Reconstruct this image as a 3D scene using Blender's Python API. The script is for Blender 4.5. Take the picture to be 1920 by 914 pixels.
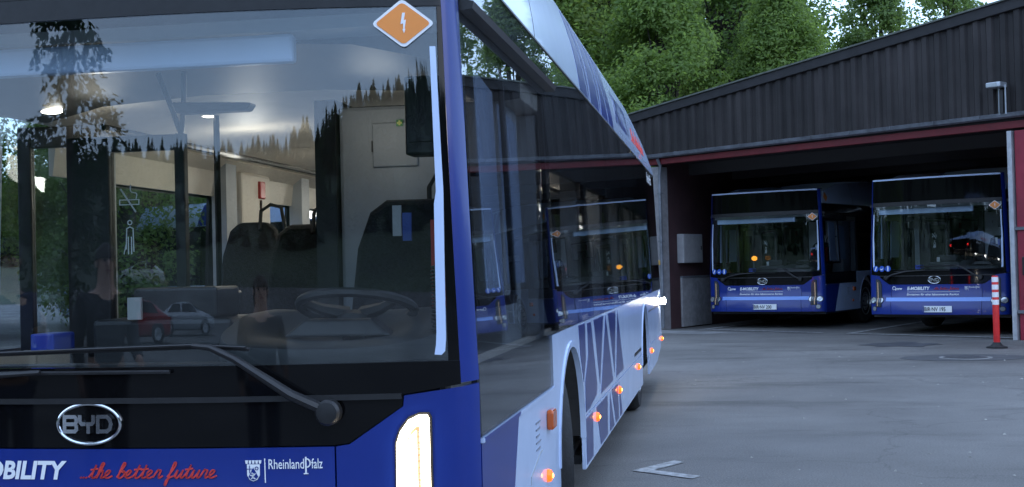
import bpy, bmesh, math, random
from mathutils import Vector, Matrix
R = math.radians
random.seed(7)
scene = bpy.context.scene
for o in list(bpy.data.objects): bpy.data.objects.remove(o)
COL = scene.collection

# ------------------------------------------------------------------ camera, world, light, exposure
YAW, PIT, ROLL = R(9.44), R(1.017), R(1.4)
cam = bpy.data.cameras.new('camera'); camo = bpy.data.objects.new('camera', cam); COL.objects.link(camo)
cam.sensor_width = 36; cam.lens = 45.0; cam.clip_start = .05; cam.clip_end = 2000
fw = Vector((-math.sin(YAW)*math.cos(PIT), math.cos(YAW)*math.cos(PIT), math.sin(PIT)))
rt = Vector((math.cos(YAW), math.sin(YAW), 0)); up = rt.cross(fw)
r2 = rt*math.cos(ROLL) - up*math.sin(ROLL); u2 = up*math.cos(ROLL) + rt*math.sin(ROLL)
m = Matrix((r2, u2, -fw)).transposed().to_4x4(); m.translation = Vector((.81, -4.09, 1.47))
camo.matrix_world = m
scene.camera = camo

SUN_EL, SUN_AZ = R(20), R(125)          # weak evening sun behind cloud, right of and behind the camera
w = bpy.data.worlds.new('World'); scene.world = w; w.use_nodes = True
nt = w.node_tree; nt.nodes.clear()
out = nt.nodes.new('ShaderNodeOutputWorld'); bg = nt.nodes.new('ShaderNodeBackground')
sky = nt.nodes.new('ShaderNodeTexSky'); sky.sky_type = 'NISHITA'; sky.sun_disc = False
sky.sun_elevation = SUN_EL; sky.sun_rotation = SUN_AZ; sky.air_density = 1.0; sky.dust_density = .1; sky.ozone_density = 4.0
tc = nt.nodes.new('ShaderNodeTexCoord'); mp = nt.nodes.new('ShaderNodeMapping'); mp.inputs['Scale'].default_value = (1.2, 1.2, 5)
nz = nt.nodes.new('ShaderNodeTexNoise'); nz.inputs['Scale'].default_value = 1.6; nz.inputs['Detail'].default_value = 6
cr = nt.nodes.new('ShaderNodeValToRGB'); cr.color_ramp.elements[0].position = .30; cr.color_ramp.elements[1].position = .70
cr.color_ramp.elements[0].color = (.35, .35, .35, 1); cr.color_ramp.elements[1].color = (.95, .95, .95, 1)
mx = nt.nodes.new('ShaderNodeMix'); mx.data_type = 'RGBA'; mx.inputs['B'].default_value = (3.0, 3.9, 5.5, 1)
L = nt.links.new
L(tc.outputs['Generated'], mp.inputs[0]); L(mp.outputs[0], nz.inputs['Vector']); L(nz.outputs['Fac'], cr.inputs[0])
L(cr.outputs[0], mx.inputs['Factor']); L(sky.outputs[0], mx.inputs['A']); L(mx.outputs['Result'], bg.inputs[0]); L(bg.outputs[0], out.inputs[0])
bg.inputs['Strength'].default_value = .11
sl = bpy.data.lights.new('sun', 'SUN'); sl.energy = .12; sl.angle = R(40); sl.color = (1, .93, .86)
so = bpy.data.objects.new('sun', sl); COL.objects.link(so); so.location = (0, 0, 40)
sd = Vector((math.sin(SUN_AZ)*math.cos(SUN_EL), math.cos(SUN_AZ)*math.cos(SUN_EL), math.sin(SUN_EL)))
so.rotation_euler = sd.to_track_quat('Z', 'Y').to_euler()
vs = scene.view_settings; vs.view_transform = 'Standard'; vs.look = 'None'; vs.gamma = 1; vs.exposure = 2.2; vs.use_curve_mapping = False
scene.render.engine = 'CYCLES'
scene.cycles.max_bounces = 10; scene.cycles.transparent_max_bounces = 24; scene.cycles.use_denoising = True

# ------------------------------------------------------------------ materials
MATS = {}
def mat(name, col, rough=.5, metal=0., coat=0., emis=None, estr=0., spec=.5, noise=0., nscale=8., bump=0., bscale=40., bdist=.02, col2=None):
    if name in MATS: return MATS[name]
    M = bpy.data.materials.new(name); M.use_nodes = True; n = M.node_tree.nodes; l = M.node_tree.links
    b = n['Principled BSDF']; b.inputs['Base Color'].default_value = (*col, 1); b.inputs['Roughness'].default_value = rough
    b.inputs['Metallic'].default_value = metal; b.inputs['Coat Weight'].default_value = coat; b.inputs['Coat Roughness'].default_value = .04
    b.inputs['Specular IOR Level'].default_value = spec
    if emis: b.inputs['Emission Color'].default_value = (*emis, 1); b.inputs['Emission Strength'].default_value = estr
    if noise or bump or col2:
        t = n.new('ShaderNodeTexCoord')
    if noise or col2:
        x = n.new('ShaderNodeTexNoise'); x.inputs['Scale'].default_value = nscale; x.inputs['Detail'].default_value = 7; x.inputs['Roughness'].default_value = .62
        r = n.new('ShaderNodeValToRGB'); c2 = col2 or tuple(c*(1-noise) for c in col); c1 = col if col2 else tuple(min(1, c*(1+noise)) for c in col)
        r.color_ramp.elements[0].position = .35; r.color_ramp.elements[1].position = .68
        r.color_ramp.elements[0].color = (*c2, 1); r.color_ramp.elements[1].color = (*c1, 1)
        l.new(t.outputs['Object'], x.inputs['Vector']); l.new(x.outputs['Fac'], r.inputs[0]); l.new(r.outputs[0], b.inputs['Base Color'])
    if bump:
        x = n.new('ShaderNodeTexNoise'); x.inputs['Scale'].default_value = bscale; x.inputs['Detail'].default_value = 4
        bp = n.new('ShaderNodeBump'); bp.inputs['Strength'].default_value = bump; bp.inputs['Distance'].default_value = bdist
        l.new(t.outputs['Object'], x.inputs['Vector']); l.new(x.outputs['Fac'], bp.inputs['Height']); l.new(bp.outputs[0], b.inputs['Normal'])
    MATS[name] = M; return M
def glass(name, tint, f0, rough=0.0, wob=0.):
    M = bpy.data.materials.new(name); M.use_nodes = True; n = M.node_tree.nodes; l = M.node_tree.links; n.clear()
    o = n.new('ShaderNodeOutputMaterial'); mxs = n.new('ShaderNodeMixShader'); f = n.new('ShaderNodeLayerWeight'); f.inputs['Blend'].default_value = .5
    p5 = n.new('ShaderNodeMath'); p5.operation = 'POWER'; p5.inputs[1].default_value = 6; l.new(f.outputs['Facing'], p5.inputs[0])
    ma = n.new('ShaderNodeMath'); ma.operation = 'MULTIPLY_ADD'; ma.inputs[1].default_value = 1-f0; ma.inputs[2].default_value = f0; l.new(p5.outputs[0], ma.inputs[0])
    t = n.new('ShaderNodeBsdfTransparent'); t.inputs[0].default_value = (*tint, 1); g = n.new('ShaderNodeBsdfGlossy'); g.inputs['Roughness'].default_value = rough
    g.inputs['Color'].default_value = (.96, .98, 1, 1)
    if wob:
        c = n.new('ShaderNodeTexCoord'); x = n.new('ShaderNodeTexNoise'); x.inputs['Scale'].default_value = 1.3; x.inputs['Detail'].default_value = 1
        bp = n.new('ShaderNodeBump'); bp.inputs['Strength'].default_value = wob; bp.inputs['Distance'].default_value = .02
        l.new(c.outputs['Object'], x.inputs['Vector']); l.new(x.outputs['Fac'], bp.inputs['Height']); l.new(bp.outputs[0], g.inputs['Normal'])
    l.new(ma.outputs[0], mxs.inputs[0]); l.new(t.outputs[0], mxs.inputs[1]); l.new(g.outputs[0], mxs.inputs[2]); l.new(mxs.outputs[0], o.inputs[0])
    MATS[name] = M; return M
BLUE = mat('bus_blue_paint', (.004, .022, .19), .3, coat=.25, noise=.06, nscale=3)
DBLUE = mat('livery_dark_blue_film', (.022, .038, .17), .3, coat=.4)
WHITE = mat('bus_white_paint', (.53, .64, .86), .25, coat=.5, noise=.05, nscale=2.5)
BLACKG = mat('gloss_black_glass', (.004, .004, .0045), .05, spec=.22)
BLACKP = mat('black_plastic', (.012, .012, .013), .45, noise=.3, nscale=20)
RUBBER = mat('rubber', (.014, .014, .015), .75, noise=.35, nscale=14, bump=.2, bscale=60)
CHROME = mat('chrome', (.75, .77, .8), .12, metal=1)
ALU = mat('wheel_metal', (.5, .52, .55), .35, metal=.8, noise=.2)
CREAM = mat('interior_cream', (.62, .57, .49), .55, noise=.06, nscale=4)
GREYI = mat('interior_grey', (.36, .385, .41), .55, noise=.08, nscale=5)
DGREYI = mat('interior_dark_grey', (.02, .021, .023), .5, noise=.2, nscale=9)
SEATM = mat('seat_fabric', (.014, .015, .018), .9, noise=.5, nscale=60, bump=.3, bscale=120)
FLOORI = mat('bus_floor', (.14, .145, .16), .6, noise=.2, nscale=25)
WFILM = mat('white_lettering', (.8, .82, .84), .4)
RFILM = mat('red_lettering', (.72, .06, .05), .45)
ORANGE = mat('orange_sign', (.82, .27, .045), .4, noise=.05)
REDP = mat('red_plastic', (.42, .02, .02), .4, noise=.15)
DRL = mat('lit_daylight_lamp', (1, 1, 1), .3, emis=(1, .86, .62), estr=3)
DRLS = mat('lit_lamp_lens', (.25, .17, .1), .3, emis=(1, .7, .4), estr=.06)
DRLOFF = mat('clear_lamp', (.07, .075, .085), .12, metal=.2)
AMBER = mat('lit_amber_marker', (.8, .12, .01), .25, emis=(1, .12, .01), estr=.45)
AMBERC = mat('lit_amber_core', (1, .5, .1), .25, emis=(1, .36, .05), estr=2.2)
AMBEROFF = mat('amber_lens', (.55, .1, .01), .15, coat=.5)
WLAMP = mat('lit_white_lamp', (1, 1, 1), .2, emis=(1, .9, .72), estr=60)
TAIL = mat('lit_tail_lamp', (.6, .01, .01), .2, emis=(1, .03, .03), estr=2)
TAILOFF = mat('tail_lens', (.3, .006, .008), .15, coat=.5)
CEILL = mat('lit_ceiling_lamp', (1, 1, 1), .3, emis=(1, .9, .75), estr=3)
CEILOFF = mat('ceiling_lamp_off', (.6, .6, .58), .3)
LENS = mat('headlamp_glass', (.5, .53, .56), .08, metal=.55, coat=.6)
WS = glass('windscreen_glass', (.87, .9, .9), .05)
SG = glass('tinted_side_glass', (.76, .78, .8), .025, wob=.05)
CG = glass('clear_partition_glass', (.94, .96, .95), .025)

# ------------------------------------------------------------------ mesh helpers
class MB:
    def __init__(s): s.v = []; s.f = []
    def add(s, vs, fs):
        k = len(s.v); s.v += [tuple(v) for v in vs]; s.f += [tuple(i+k for i in f) for f in fs]; return s
    def box(s, a, b, rot=None, piv=None):
        x0, y0, z0 = a; x1, y1, z1 = b
        vs = [Vector(p) for p in ((x0,y0,z0),(x1,y0,z0),(x1,y1,z0),(x0,y1,z0),(x0,y0,z1),(x1,y0,z1),(x1,y1,z1),(x0,y1,z1))]
        if rot is not None:
            c = Vector(piv) if piv else (Vector(a)+Vector(b))/2; vs = [rot @ (v-c) + c for v in vs]
        return s.add(vs, [(0,3,2,1),(4,5,6,7),(0,1,5,4),(1,2,6,5),(2,3,7,6),(3,0,4,7)])
    def tube(s, pts, rad, n=8, caps=True):
        pts = [Vector(p) for p in pts]; k = len(s.v); N = len(pts)
        rads = rad if isinstance(rad, (list, tuple)) else [rad]*N
        ref = None
        for i, p in enumerate(pts):
            d = (pts[min(i+1, N-1)] - pts[max(i-1, 0)]).normalized()
            if ref is None: ref = d.orthogonal().normalized()
            a = (ref - d*ref.dot(d)).normalized(); ref = a; b = d.cross(a)
            for j in range(n):
                t = 2*math.pi*j/n; s.v.append(tuple(p + (a*math.cos(t)+b*math.sin(t))*rads[i]))
        for i in range(N-1):
            for j in range(n):
                s.f.append((k+i*n+j, k+i*n+(j+1)%n, k+(i+1)*n+(j+1)%n, k+(i+1)*n+j))
        if caps: s.f.append(tuple(k+j for j in range(n))[::-1]); s.f.append(tuple(k+(N-1)*n+j for j in range(n)))
        return s
    def lathe(s, prof, c, axis='x', n=28):
        k = len(s.v); c = Vector(c)
        for (r, h) in prof:
            for j in range(n):
                t = 2*math.pi*j/n; p = (r*math.cos(t), r*math.sin(t))
                q = {'x': (h, p[0], p[1]), 'y': (p[0], h, p[1]), 'z': (p[0], p[1], h)}[axis]
                s.v.append(tuple(c+Vector(q)))
        for i in range(len(prof)-1):
            for j in range(n): s.f.append((k+i*n+j, k+i*n+(j+1)%n, k+(i+1)*n+(j+1)%n, k+(i+1)*n+j))
        s.f.append(tuple(k+j for j in range(n))); s.f.append(tuple(k+(len(prof)-1)*n+j for j in range(n)))
        return s
    def prism(s, poly, fn, d0, d1):
        """poly: 2D outline; fn(a,b,d) -> 3D; extruded from d0 to d1"""
        n = len(poly); vs = [fn(a, b, d0) for a, b in poly] + [fn(a, b, d1) for a, b in poly]
        return s.add(vs, [tuple(range(n))[::-1], tuple(range(n, 2*n))] + [(i, (i+1) % n, n+(i+1) % n, n+i) for i in range(n)])
    def patch(s, poly, fn, off=0., th=.004, ca=(), cb=()):
        """2D outline cut along the lines a=ca, b=cb, laid on surface fn(a,b,off) with thickness th"""
        bm = bmesh.new(); vs = [bm.verts.new((a, b, 0)) for a, b in poly]; bm.faces.new(vs)
        for c in ca: bmesh.ops.bisect_plane(bm, geom=bm.verts[:]+bm.edges[:]+bm.faces[:], plane_co=(c, 0, 0), plane_no=(1, 0, 0))
        for c in cb: bmesh.ops.bisect_plane(bm, geom=bm.verts[:]+bm.edges[:]+bm.faces[:], plane_co=(0, c, 0), plane_no=(0, 1, 0))
        if len(poly) > 8: bmesh.ops.triangulate(bm, faces=[f for f in bm.faces if len(f.verts) > 4])
        bm.verts.index_update(); n = len(bm.verts)
        V = [v.co.copy() for v in bm.verts]
        top = [fn(p.x, p.y, off) for p in V]; bot = [fn(p.x, p.y, off-th) for p in V]
        fs = [tuple(v.index for v in f.verts) for f in bm.faces]
        ff = fs + [tuple(i+n for i in f)[::-1] for f in fs]
        for e in bm.edges:
            if len(e.link_faces) == 1:
                a, b = (l.vert.index for l in (e.link_loops[0], e.link_loops[0].link_loop_next)); ff.append((b, a, a+n, b+n))
        bm.free(); return s.add(top+bot, ff)
    def ribbon(s, pts, w, fn, off=.003, th=.0025):
        pts = [Vector((p[0], p[1])) for p in pts]
        for i in range(len(pts)-1):
            d = (pts[i+1]-pts[i]); 
            if d.length < 1e-6: continue
            d.normalize(); n = Vector((-d.y, d.x))*w/2; e = d*w*.3; a, b = pts[i]-e, pts[i+1]+e
            q = [a+n, a-n, b-n, b+n]
            s.add([fn(p.x, p.y, off) for p in q]+[fn(p.x, p.y, off-th) for p in q], [(0,1,2,3),(7,6,5,4),(0,4,5,1),(1,5,6,2),(2,6,7,3),(3,7,4,0)])
        return s
    def flat(s, vf, fn, off=.003):
        vs, fs = vf; return s.add([fn(a, b, off) for a, b in vs], fs)
    def mesh(s, name, smooth=False):
        me = bpy.data.meshes.new(name); me.from_pydata(s.v, [], s.f); 
        bm = bmesh.new(); bm.from_mesh(me); bmesh.ops.recalc_face_normals(bm, faces=bm.faces); bm.to_mesh(me); bm.free()
        if smooth:
            for p in me.polygons: p.use_smooth = True
            me.set_sharp_from_angle(angle=R(38))
        me.update(); return me
    def build(s, name, m, parent=None, smooth=False, bevel=0.):
        me = s.mesh(name, smooth); me.materials.append(m)
        o = bpy.data.objects.new(name, me); COL.objects.link(o); o.parent = parent
        if bevel:
            b = o.modifiers.new('bevel', 'BEVEL'); b.width = bevel; b.segments = 2; b.limit_method = 'ANGLE'; b.angle_limit = R(40)
        return o
def tag(o, label=None, cat=None, group=None, kind=None):
    for k, v in (('label', label), ('category', cat), ('group', group), ('kind', kind)):
        if v: o[k] = v
    return o
def empty(name, loc=(0, 0, 0), rz=0., **k):
    o = bpy.data.objects.new(name, None); COL.objects.link(o); o.location = loc; o.rotation_euler = (0, 0, rz); o.empty_display_size = .2
    return tag(o, **k)
def copy_tree(o, parent=None):
    c = o.copy(); COL.objects.link(c); c.parent = parent
    for ch in list(o.children): copy_tree(ch, c)
    return c
def text2d(s, size, x=0., z=0., shear=0., bold=0., sx=1., align='LEFT'):
    cu = bpy.data.curves.new('txt', 'FONT'); cu.body = s; cu.size = size; cu.shear = shear; cu.offset = bold; cu.resolution_u = 3; cu.align_x = align; cu.fill_mode = 'FRONT'
    o = bpy.data.objects.new('txt', cu); COL.objects.link(o); dg = bpy.context.evaluated_depsgraph_get()
    me = bpy.data.meshes.new_from_object(o.evaluated_get(dg)); vs = [(v.co.x*sx+x, v.co.y+z) for v in me.vertices]; fs = [tuple(p.vertices) for p in me.polygons]
    bpy.data.objects.remove(o); bpy.data.curves.remove(cu); bpy.data.meshes.remove(me)
    return vs, fs
def fit(s, x0, x1, z, h, shear=0., bold=0.):
    vs, fs = text2d(s, 1., shear=shear, bold=bold/h*.7); a = min(v[0] for v in vs); b = max(v[0] for v in vs); k = h/.70
    return [((v[0]-a)/(b-a)*(x1-x0)+x0, v[1]*k+z) for v in vs], fs
def spline(pts, k=5):
    P = [Vector((p[0], p[1])) for p in pts]; P = [P[0]]+P+[P[-1]]; o = []
    for i in range(1, len(P)-2):
        for j in range(k):
            t = j/k; a, b, c, d = P[i-1:i+3]
            o.append(.5*((2*b)+(c-a)*t+(2*a-5*b+4*c-d)*t*t+(3*b-a-3*c+d)*t**3))
    return o+[P[-2]]
def frange(a, b, st):
    n = max(1, round((b-a)/st)); return [a+(b-a)*i/n for i in range(n+1)]
def arc(cx, cz, r, a0, a1, n=14): return [(cx+r*math.cos(R(a0+(a1-a0)*i/n)), cz+r*math.sin(R(a0+(a1-a0)*i/n))) for i in range(n+1)]
GL = {'e': ([[(0,.15),(.35,.55),(.45,.9),(.2,1),(.02,.6),(.12,.1),(.4,0),(.8,.25)]], .78),
 't': ([[(0,.15),(.3,.9),(.42,1.7),(.3,.5),(.35,.05),(.55,0),(.8,.25)], [(.0,1.12),(.7,1.25)]], .74),
 'h': ([[(0,.15),(.35,1.1),(.5,1.9),(.3,2.),(.2,1.3),(.12,0),(.3,.75),(.55,1),(.62,.6),(.6,.1),(.75,0),(1,.25)]], .95),
 'b': ([[(0,.15),(.35,1.2),(.5,1.9),(.3,2.),(.18,1.2),(.15,.15),(.4,0),(.7,.4),(.6,.9),(.45,.8),(.9,.75)]], .9),
 'r': ([[(0,.15),(.25,1.),(.35,1.05),(.6,.95),(.55,.3),(.65,0),(.95,.25)]], .9),
 'f': ([[(0,.15),(.4,1.2),(.5,1.95),(.3,2.),(.2,1.),(.1,-.8),(-.05,-.9),(0,-.3),(.35,.1),(.7,.25)]], .7),
 'u': ([[(0,.3),(.2,1.),(.15,.2),(.35,0),(.65,.6),(.75,1),(.7,.2),(.85,0),(1.05,.25)]], 1.), ' ': ([], .6),
 '.': ([[(0,0),(.06,.05)]], .3)}
def cursive(mb, s, x, z, width, xh, w, fn, off=.004):
    tot = sum(GL[c][1] for c in s); k = width/tot; cx = 0
    for c in s:
        st, adv = GL[c]
        for q in st: mb.ribbon([((cx+p.x)*k + p.y*xh*.35 + x, p.y*xh+z) for p in spline(q)], w, fn, off)
        cx += adv
    return mb

# ------------------------------------------------------------------ bus body surfaces (local: u across, y to the rear, z up)
HW = 1.275
def tumble(z): return .039*max(0, z-1.1)
def lean(z):
    t = max(0, z-1.1); return .03*t*t if t < .9 else .0243+.054*(min(t, 1.24)-.9)
def Fn(u, z, off=0.):
    a = abs(u); y = -.14*(1-min(1, a/HW)**2.2) + lean(z)
    s = 0.
    if a > 1.2:
        q = min(1., (a-1.2)/.0751); y += .075*(1-math.sqrt(1-q*q)); s = math.asin(min(q, .999))
    o = off + (.05 if z < .58 else .05*max(0, (.66-z)/.08))*(1-min(1, max(0, a-1.1)/.17))
    sg = 1 if u >= 0 else -1
    return (u*(1-tumble(z)/HW) + sg*math.sin(s)*o, y-math.cos(s)*o, z)
def inset(z): return 0 if z < 2.55 else .04*(z-2.55)+.3*(z-2.55)**2
def Sn(sg):
    def f(y, z, off=0.):
        x = HW - tumble(z) - inset(z)
        if y > 12: q = min(1, (y-12)/.2001); x -= .2*(1-math.sqrt(1-q*q))
        return (sg*(x+off), y, z)
    return f
UC = [-1.26,-1.24,-1.22,-1.2,-1.1,-.95,-.8,-.6,-.4,-.2,0,.2,.4,.6,.8,.95,1.1,1.2,1.22,1.24,1.26]
ZC = [1.3,1.5,1.7,1.9,2.1,2.3]
YC = [12.,12.06,12.11,12.15,12.18]
FZC = [2.65,2.75,2.85,2.95,3.03]

def build_bus():
    B = empty('electric_bus')
    def P(name, m, **k): return lambda mb: mb.build(name, m, B, **k)
    # --- front
    MB().patch([(-.82,.36),(.82,.36),(.82,.9),(-.82,.9)], Fn, 0, .02, UC, [.58,.6,.62,.64,.66]).build('front_flap', BLUE, B, True)
    for s in (-1, 1):
        pl = [(.826,.36),(1.274,.36),(1.274,1.089),(1.047,1.06),(1.043,1.025),(.87,.907),(.826,.9)]
        c = MB().patch([(s*a, b) for a, b in pl], Fn, 0, .02, UC, [.58,.6,.62,.64,.66,.8,.95]).build('front_corner_panel', BLUE, B, True)
        # daytime running lamp
        lo = [(1.018,.5),(1.022,.905),(1.035,.945),(1.062,.982),(1.092,.996),(1.12,.997),(1.126,.985),(1.127,.5)]
        li = [(1.036,.52),(1.038,.9),(1.052,.935),(1.075,.962),(1.095,.972),(1.108,.972),(1.110,.52)]
        h = MB().patch([(s*a, b) for a, b in [(1.012,.49),(1.015,.91),(1.03,.955),(1.06,.992),(1.095,1.005),(1.125,1.005),(1.134,.99),(1.134,.49)]], Fn, .006, .01, UC, [.58,.62,.66,.75,.85]).build('lamp_housing', BLACKP, B)
        MB().patch([(s*a, b) for a, b in [(1.018,.5),(1.022,.905),(1.035,.945),(1.062,.982),(1.092,.996),(1.12,.997),(1.126,.985),(1.127,.5),(1.099,.5),(1.098,.962),(1.088,.962),(1.07,.948),(1.055,.92),(1.050,.9),(1.050,.5)]], Fn, .014, .01, (), [.58,.62,.66,.75,.85]).build('light_guide', DRL, h)
        MB().patch([(s*a, b) for a, b in [(1.055,.5),(1.056,.9),(1.066,.928),(1.085,.946),(1.0875,.5)]], Fn, .015, .01, (), [.58,.62,.66,.75,.85]).build('light_strip', DRL, h)
        MB().patch([(s*a, b) for a, b in lo], Fn, .0095, .003, UC, [.58,.62,.66,.75,.85]).build('lit_lens', DRLS, h)
        mb = MB()
        for i in range(22): mb.patch([(s*1.089,.51+i*.02),(s*1.0965,.51+i*.02),(s*1.0965,.524+i*.02),(s*1.089,.524+i*.02)], Fn, .013, .008)
        mb.build('reflector_ridge', mat('lamp_ridge', (.5,.36,.22), .4, emis=(1,.75,.5), estr=.12), h)
        for u0, z0, r in ((1.03,.615,.062),(1.185,.615,.062),(1.16,.46,.05)):
            x, y, z = Fn(s*u0, z0, .012)
            dc = lambda q: [(s*u0+q*math.cos(a_*.349), z0+q*math.sin(a_*.349)) for a_ in range(18)]
            hl = MB().patch(dc(r), Fn, .006, .01).build('headlight', BLACKP, B); MB().patch(dc(r*.8), Fn, .012, .008).build('lens', LENS, hl)
        MB().patch([(s*a, b) for a, b in [(1.227,1.096),(1.274,1.1),(1.274,2.84),(1.227,2.84)]], Fn, 0, .03, UC, ZC+[2.5,2.7]).build('corner_pillar', BLUE, B, True)
        # white pillar trim, set outside the glass so it reads brighter
        tr = MB().patch([(s*a, b) for a, b in [(1.184,2.2),(1.182,1.72),(1.174,1.68),(1.160,1.26),(1.156,1.22),(1.150,1.19),(1.172,1.188),(1.184,1.2),(1.189,1.24),(1.206,1.72),(1.203,2.2)]], Fn, .004, .004, (), ZC).build('pillar_trim', WHITE, B, True)
    MB().patch([(-.822,.905),(.822,.905),(.868,.911),(1.04,1.026),(1.043,1.055),(-1.043,1.055),(-1.04,1.026),(-.868,.911)], Fn, .0, .02, UC).build('front_mask', BLACKG, B, True)
    MB().patch([(-1.045,1.064),(1.045,1.064),(1.226,1.092),(1.226,1.168),(-1.226,1.168),(-1.226,1.092)], Fn, .004, .02, UC).build('wiper_panel', BLACKG, B, True)
    MB().patch([(-1.04,1.05),(1.04,1.05),(1.04,1.068),(-1.04,1.068)], Fn, .012, .02, UC).build('panel_lip', BLACKP, B, True)
    for s in (-1, 1):
        MB().patch([(s*a, b) for a, b in [(1.192,1.169),(1.226,1.169),(1.226,2.335),(1.213,2.335)]], Fn, .001, .006, UC, ZC).build('screen_border', BLACKG, B, True)
    MB().patch([(-1.190,1.17),(1.190,1.17),(1.211,2.334),(-1.211,2.334)], Fn, 0, .006, UC, ZC).build('windscreen', WS, B, True)
    MB().patch([(-1.226,2.336),(1.226,2.336),(1.226,2.41),(-1.226,2.41)], Fn, .004, .02, UC).build('header_panel', BLACKP, B, True)
    MB().patch([(-1.226,2.412),(1.226,2.412),(1.226,2.81),(-1.226,2.81)], Fn, .0, .006, UC, [2.5,2.6,2.7]).build('display_glass', BLACKG, B, True)
    MB().patch([(-1.274,2.842),(1.274,2.842),(1.1,2.93),(-1.1,2.93)], lambda u, z, o: (Fn(u, 2.84)[0]*(1-(z-2.842)*.6), Fn(u, 2.84)[1]+(z-2.842)*9-o*.1, 2.842+(z-2.842)*.5+o*.9), .004, .02, UC).build('roof_brow', BLACKP, B, True)
    MB().patch([(-1.226,2.812),(1.226,2.812),(1.226,2.84),(-1.226,2.84)], Fn, .008, .03, UC).build('brow_edge', WHITE, B, True)
    # badge
    bd = MB()
    bdo = bd.tube([Fn(.110*math.cos(i*math.pi/24), .984+.0655*math.sin(i*math.pi/24), .004) for i in range(49)], .0062, 8, False).build('badge', CHROME, B, True)
    lt = MB(); W = .0125
    def lr(*p): lt.ribbon([(a/1000., .984+b/1000.) for a, b in p], W, Fn, .012, .011)
    lr((-84,-24),(-84,24),(-48,24),(-42,18),(-42,7),(-47,0),(-42,-7),(-42,-18),(-48,-24),(-84,-24)); lr((-80,0),(-50,0))
    lr((-29,26),(-29,8),(-23,0),(-13,0)); lr((18,26),(18,6),(12,0),(-4,0)); lr((0,0),(0,-28))
    lr((34,-28),(34,24)); lr((34,24),(66,24),(76,14),(80,0),(76,-16),(66,-24),(44,-24))
    lt.build('badge_letter', CHROME, bdo)
    # front lettering
    t = MB(); t.flat(fit('E-MOBILITY', -.51, -.083, .803, .057, .2, .003), Fn); t.build('slogan_lettering', WFILM, B)
    c = MB(); cursive(c, '...the better future', -.035, .806, .465, .024, .0052, Fn); c.build('script_lettering', RFILM, B)
    MB().ribbon([(-.51+i*.0317,.767) for i in range(31)], .005, Fn).build('underline', WFILM, B)
    t = MB(); t.flat(fit('Einsteigen für eine lebenswerte Region', -.52, .43, .705, .036, .2, .001), Fn); t.build('slogan_lettering', WFILM, B)
    t = MB(); t.flat(text2d('nvw', .07, -.73, .806, .2, .002), Fn); t.ribbon(arc(-.765, .835, .03, -60, 250, 16), .012, Fn); t.ribbon([(-.76,.815),(-.73,.80)], .012, Fn); t.build('operator_logo', WFILM, B)
    cr = MB()
    X, Z = .556, .8235
    sh = [(-.021,.024),(.021,.024),(.0205,-.012),(.012,-.026),(0,-.031),(-.012,-.026),(-.0205,-.012)]
    cr.patch([(X+a, Z+b) for a, b in sh], Fn, .003, .002)
    for i in range(5): cr.patch([(X-.022+i*.011-.003, Z+.026),(X-.022+i*.011+.003, Z+.026),(X-.022+i*.011+.0045, Z+.037),(X-.022+i*.011-.0045, Z+.037)], Fn, .003, .002)
    cro = cr.build('crest', WFILM, B)
    ck = MB(); ck.patch([(X-.016,Z-.016),(X+.016,Z-.016),(X+.008,Z-.025),(X,Z-.028),(X-.008,Z-.025)], Fn, .0045, .001).patch([(X-.016,Z-.016),(X,Z+.014),(X+.016,Z-.016)], Fn, .0045, .001)
    ck.ribbon([(X-.012,Z+.02),(X-.012,Z-.004)], .002, Fn, .0045).ribbon([(X-.02,Z+.009),(X-.004,Z+.009)], .002, Fn, .0045).ribbon(arc(X+.011, Z+.011, .005, 0, 360, 10), .0022, Fn, .0045)
    ck.build('crest_field', BLUE, cro)
    cl = MB(); cl.ribbon(spline([(X-.004,Z-.004),(X+.003,Z-.010),(X-.003,Z-.016),(X+.006,Z-.022)]), .004, Fn, .006).ribbon([(X-.009,Z-.011),(X,Z-.011),(X+.007,Z-.006)], .003, Fn, .006).ribbon([(X-.006,Z-.022),(X,Z-.017)], .003, Fn, .006)
    cl.build('crest_lion', WFILM, cro)
    t = MB(); t.ribbon([(.5935,.865),(.5945,.788)], .0028, Fn); t.flat(fit('Rheinland', .606, .722, .832, .032, 0, .0003), Fn).flat(fit('falz', .7455, .782, .832, .032, 0, .0003), Fn)
    t.ribbon([(.7275,.868),(.7275,.815)], .0045, Fn).ribbon([(.721,.815),(.734,.815)], .003, Fn).ribbon(arc(.7275,.849,.014,80,-80,8), .004, Fn)
    t.build('state_lettering', WFILM, B)
    MB().patch([(-.93,.598),(.97,.598),(.97,.668),(-.93,.668)], Fn, .004, .003, UC, [.62,.64,.66]).build('bumper_band', mat('ice_blue_band', (.16,.30,.72), .3, coat=.3), B, True)  # flat pale blue band across the bumper step
    # number plate
    pl = MB().patch([(-.2,.405),(.32,.405),(.32,.515),(-.2,.515)], Fn, .02, .012, UC).build('number_plate', WFILM, B)
    # round stickers and hazard diamond on the screen
    for i in range(3):
        u0 = -1.13+i*.125
        q = MB().patch([(u0+.055*math.cos(a*.314), 1.195+.055*math.sin(a*.314)) for a in range(20)], Fn, .006, .002).build('round_sticker', mat('sticker_blue', (.02,.09,.45), .4), B)
        mk = MB()
        if i == 0: mk.ribbon([(u0-.012,1.165),(u0+.012,1.225)], .022, Fn, .009)
        elif i == 1: mk.patch([(u0-.035,1.2),(u0,1.185),(u0+.035,1.22),(u0+.01,1.17),(u0-.02,1.17)], Fn, .009, .002)
        else: mk.ribbon([(u0,1.16),(u0,1.22)], .022, Fn, .009).patch([(u0+.012*math.cos(a*.628), 1.236+.012*math.sin(a*.628)) for a in range(10)], Fn, .009, .002)
        mk.build('pictogram', WFILM, q)
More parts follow.
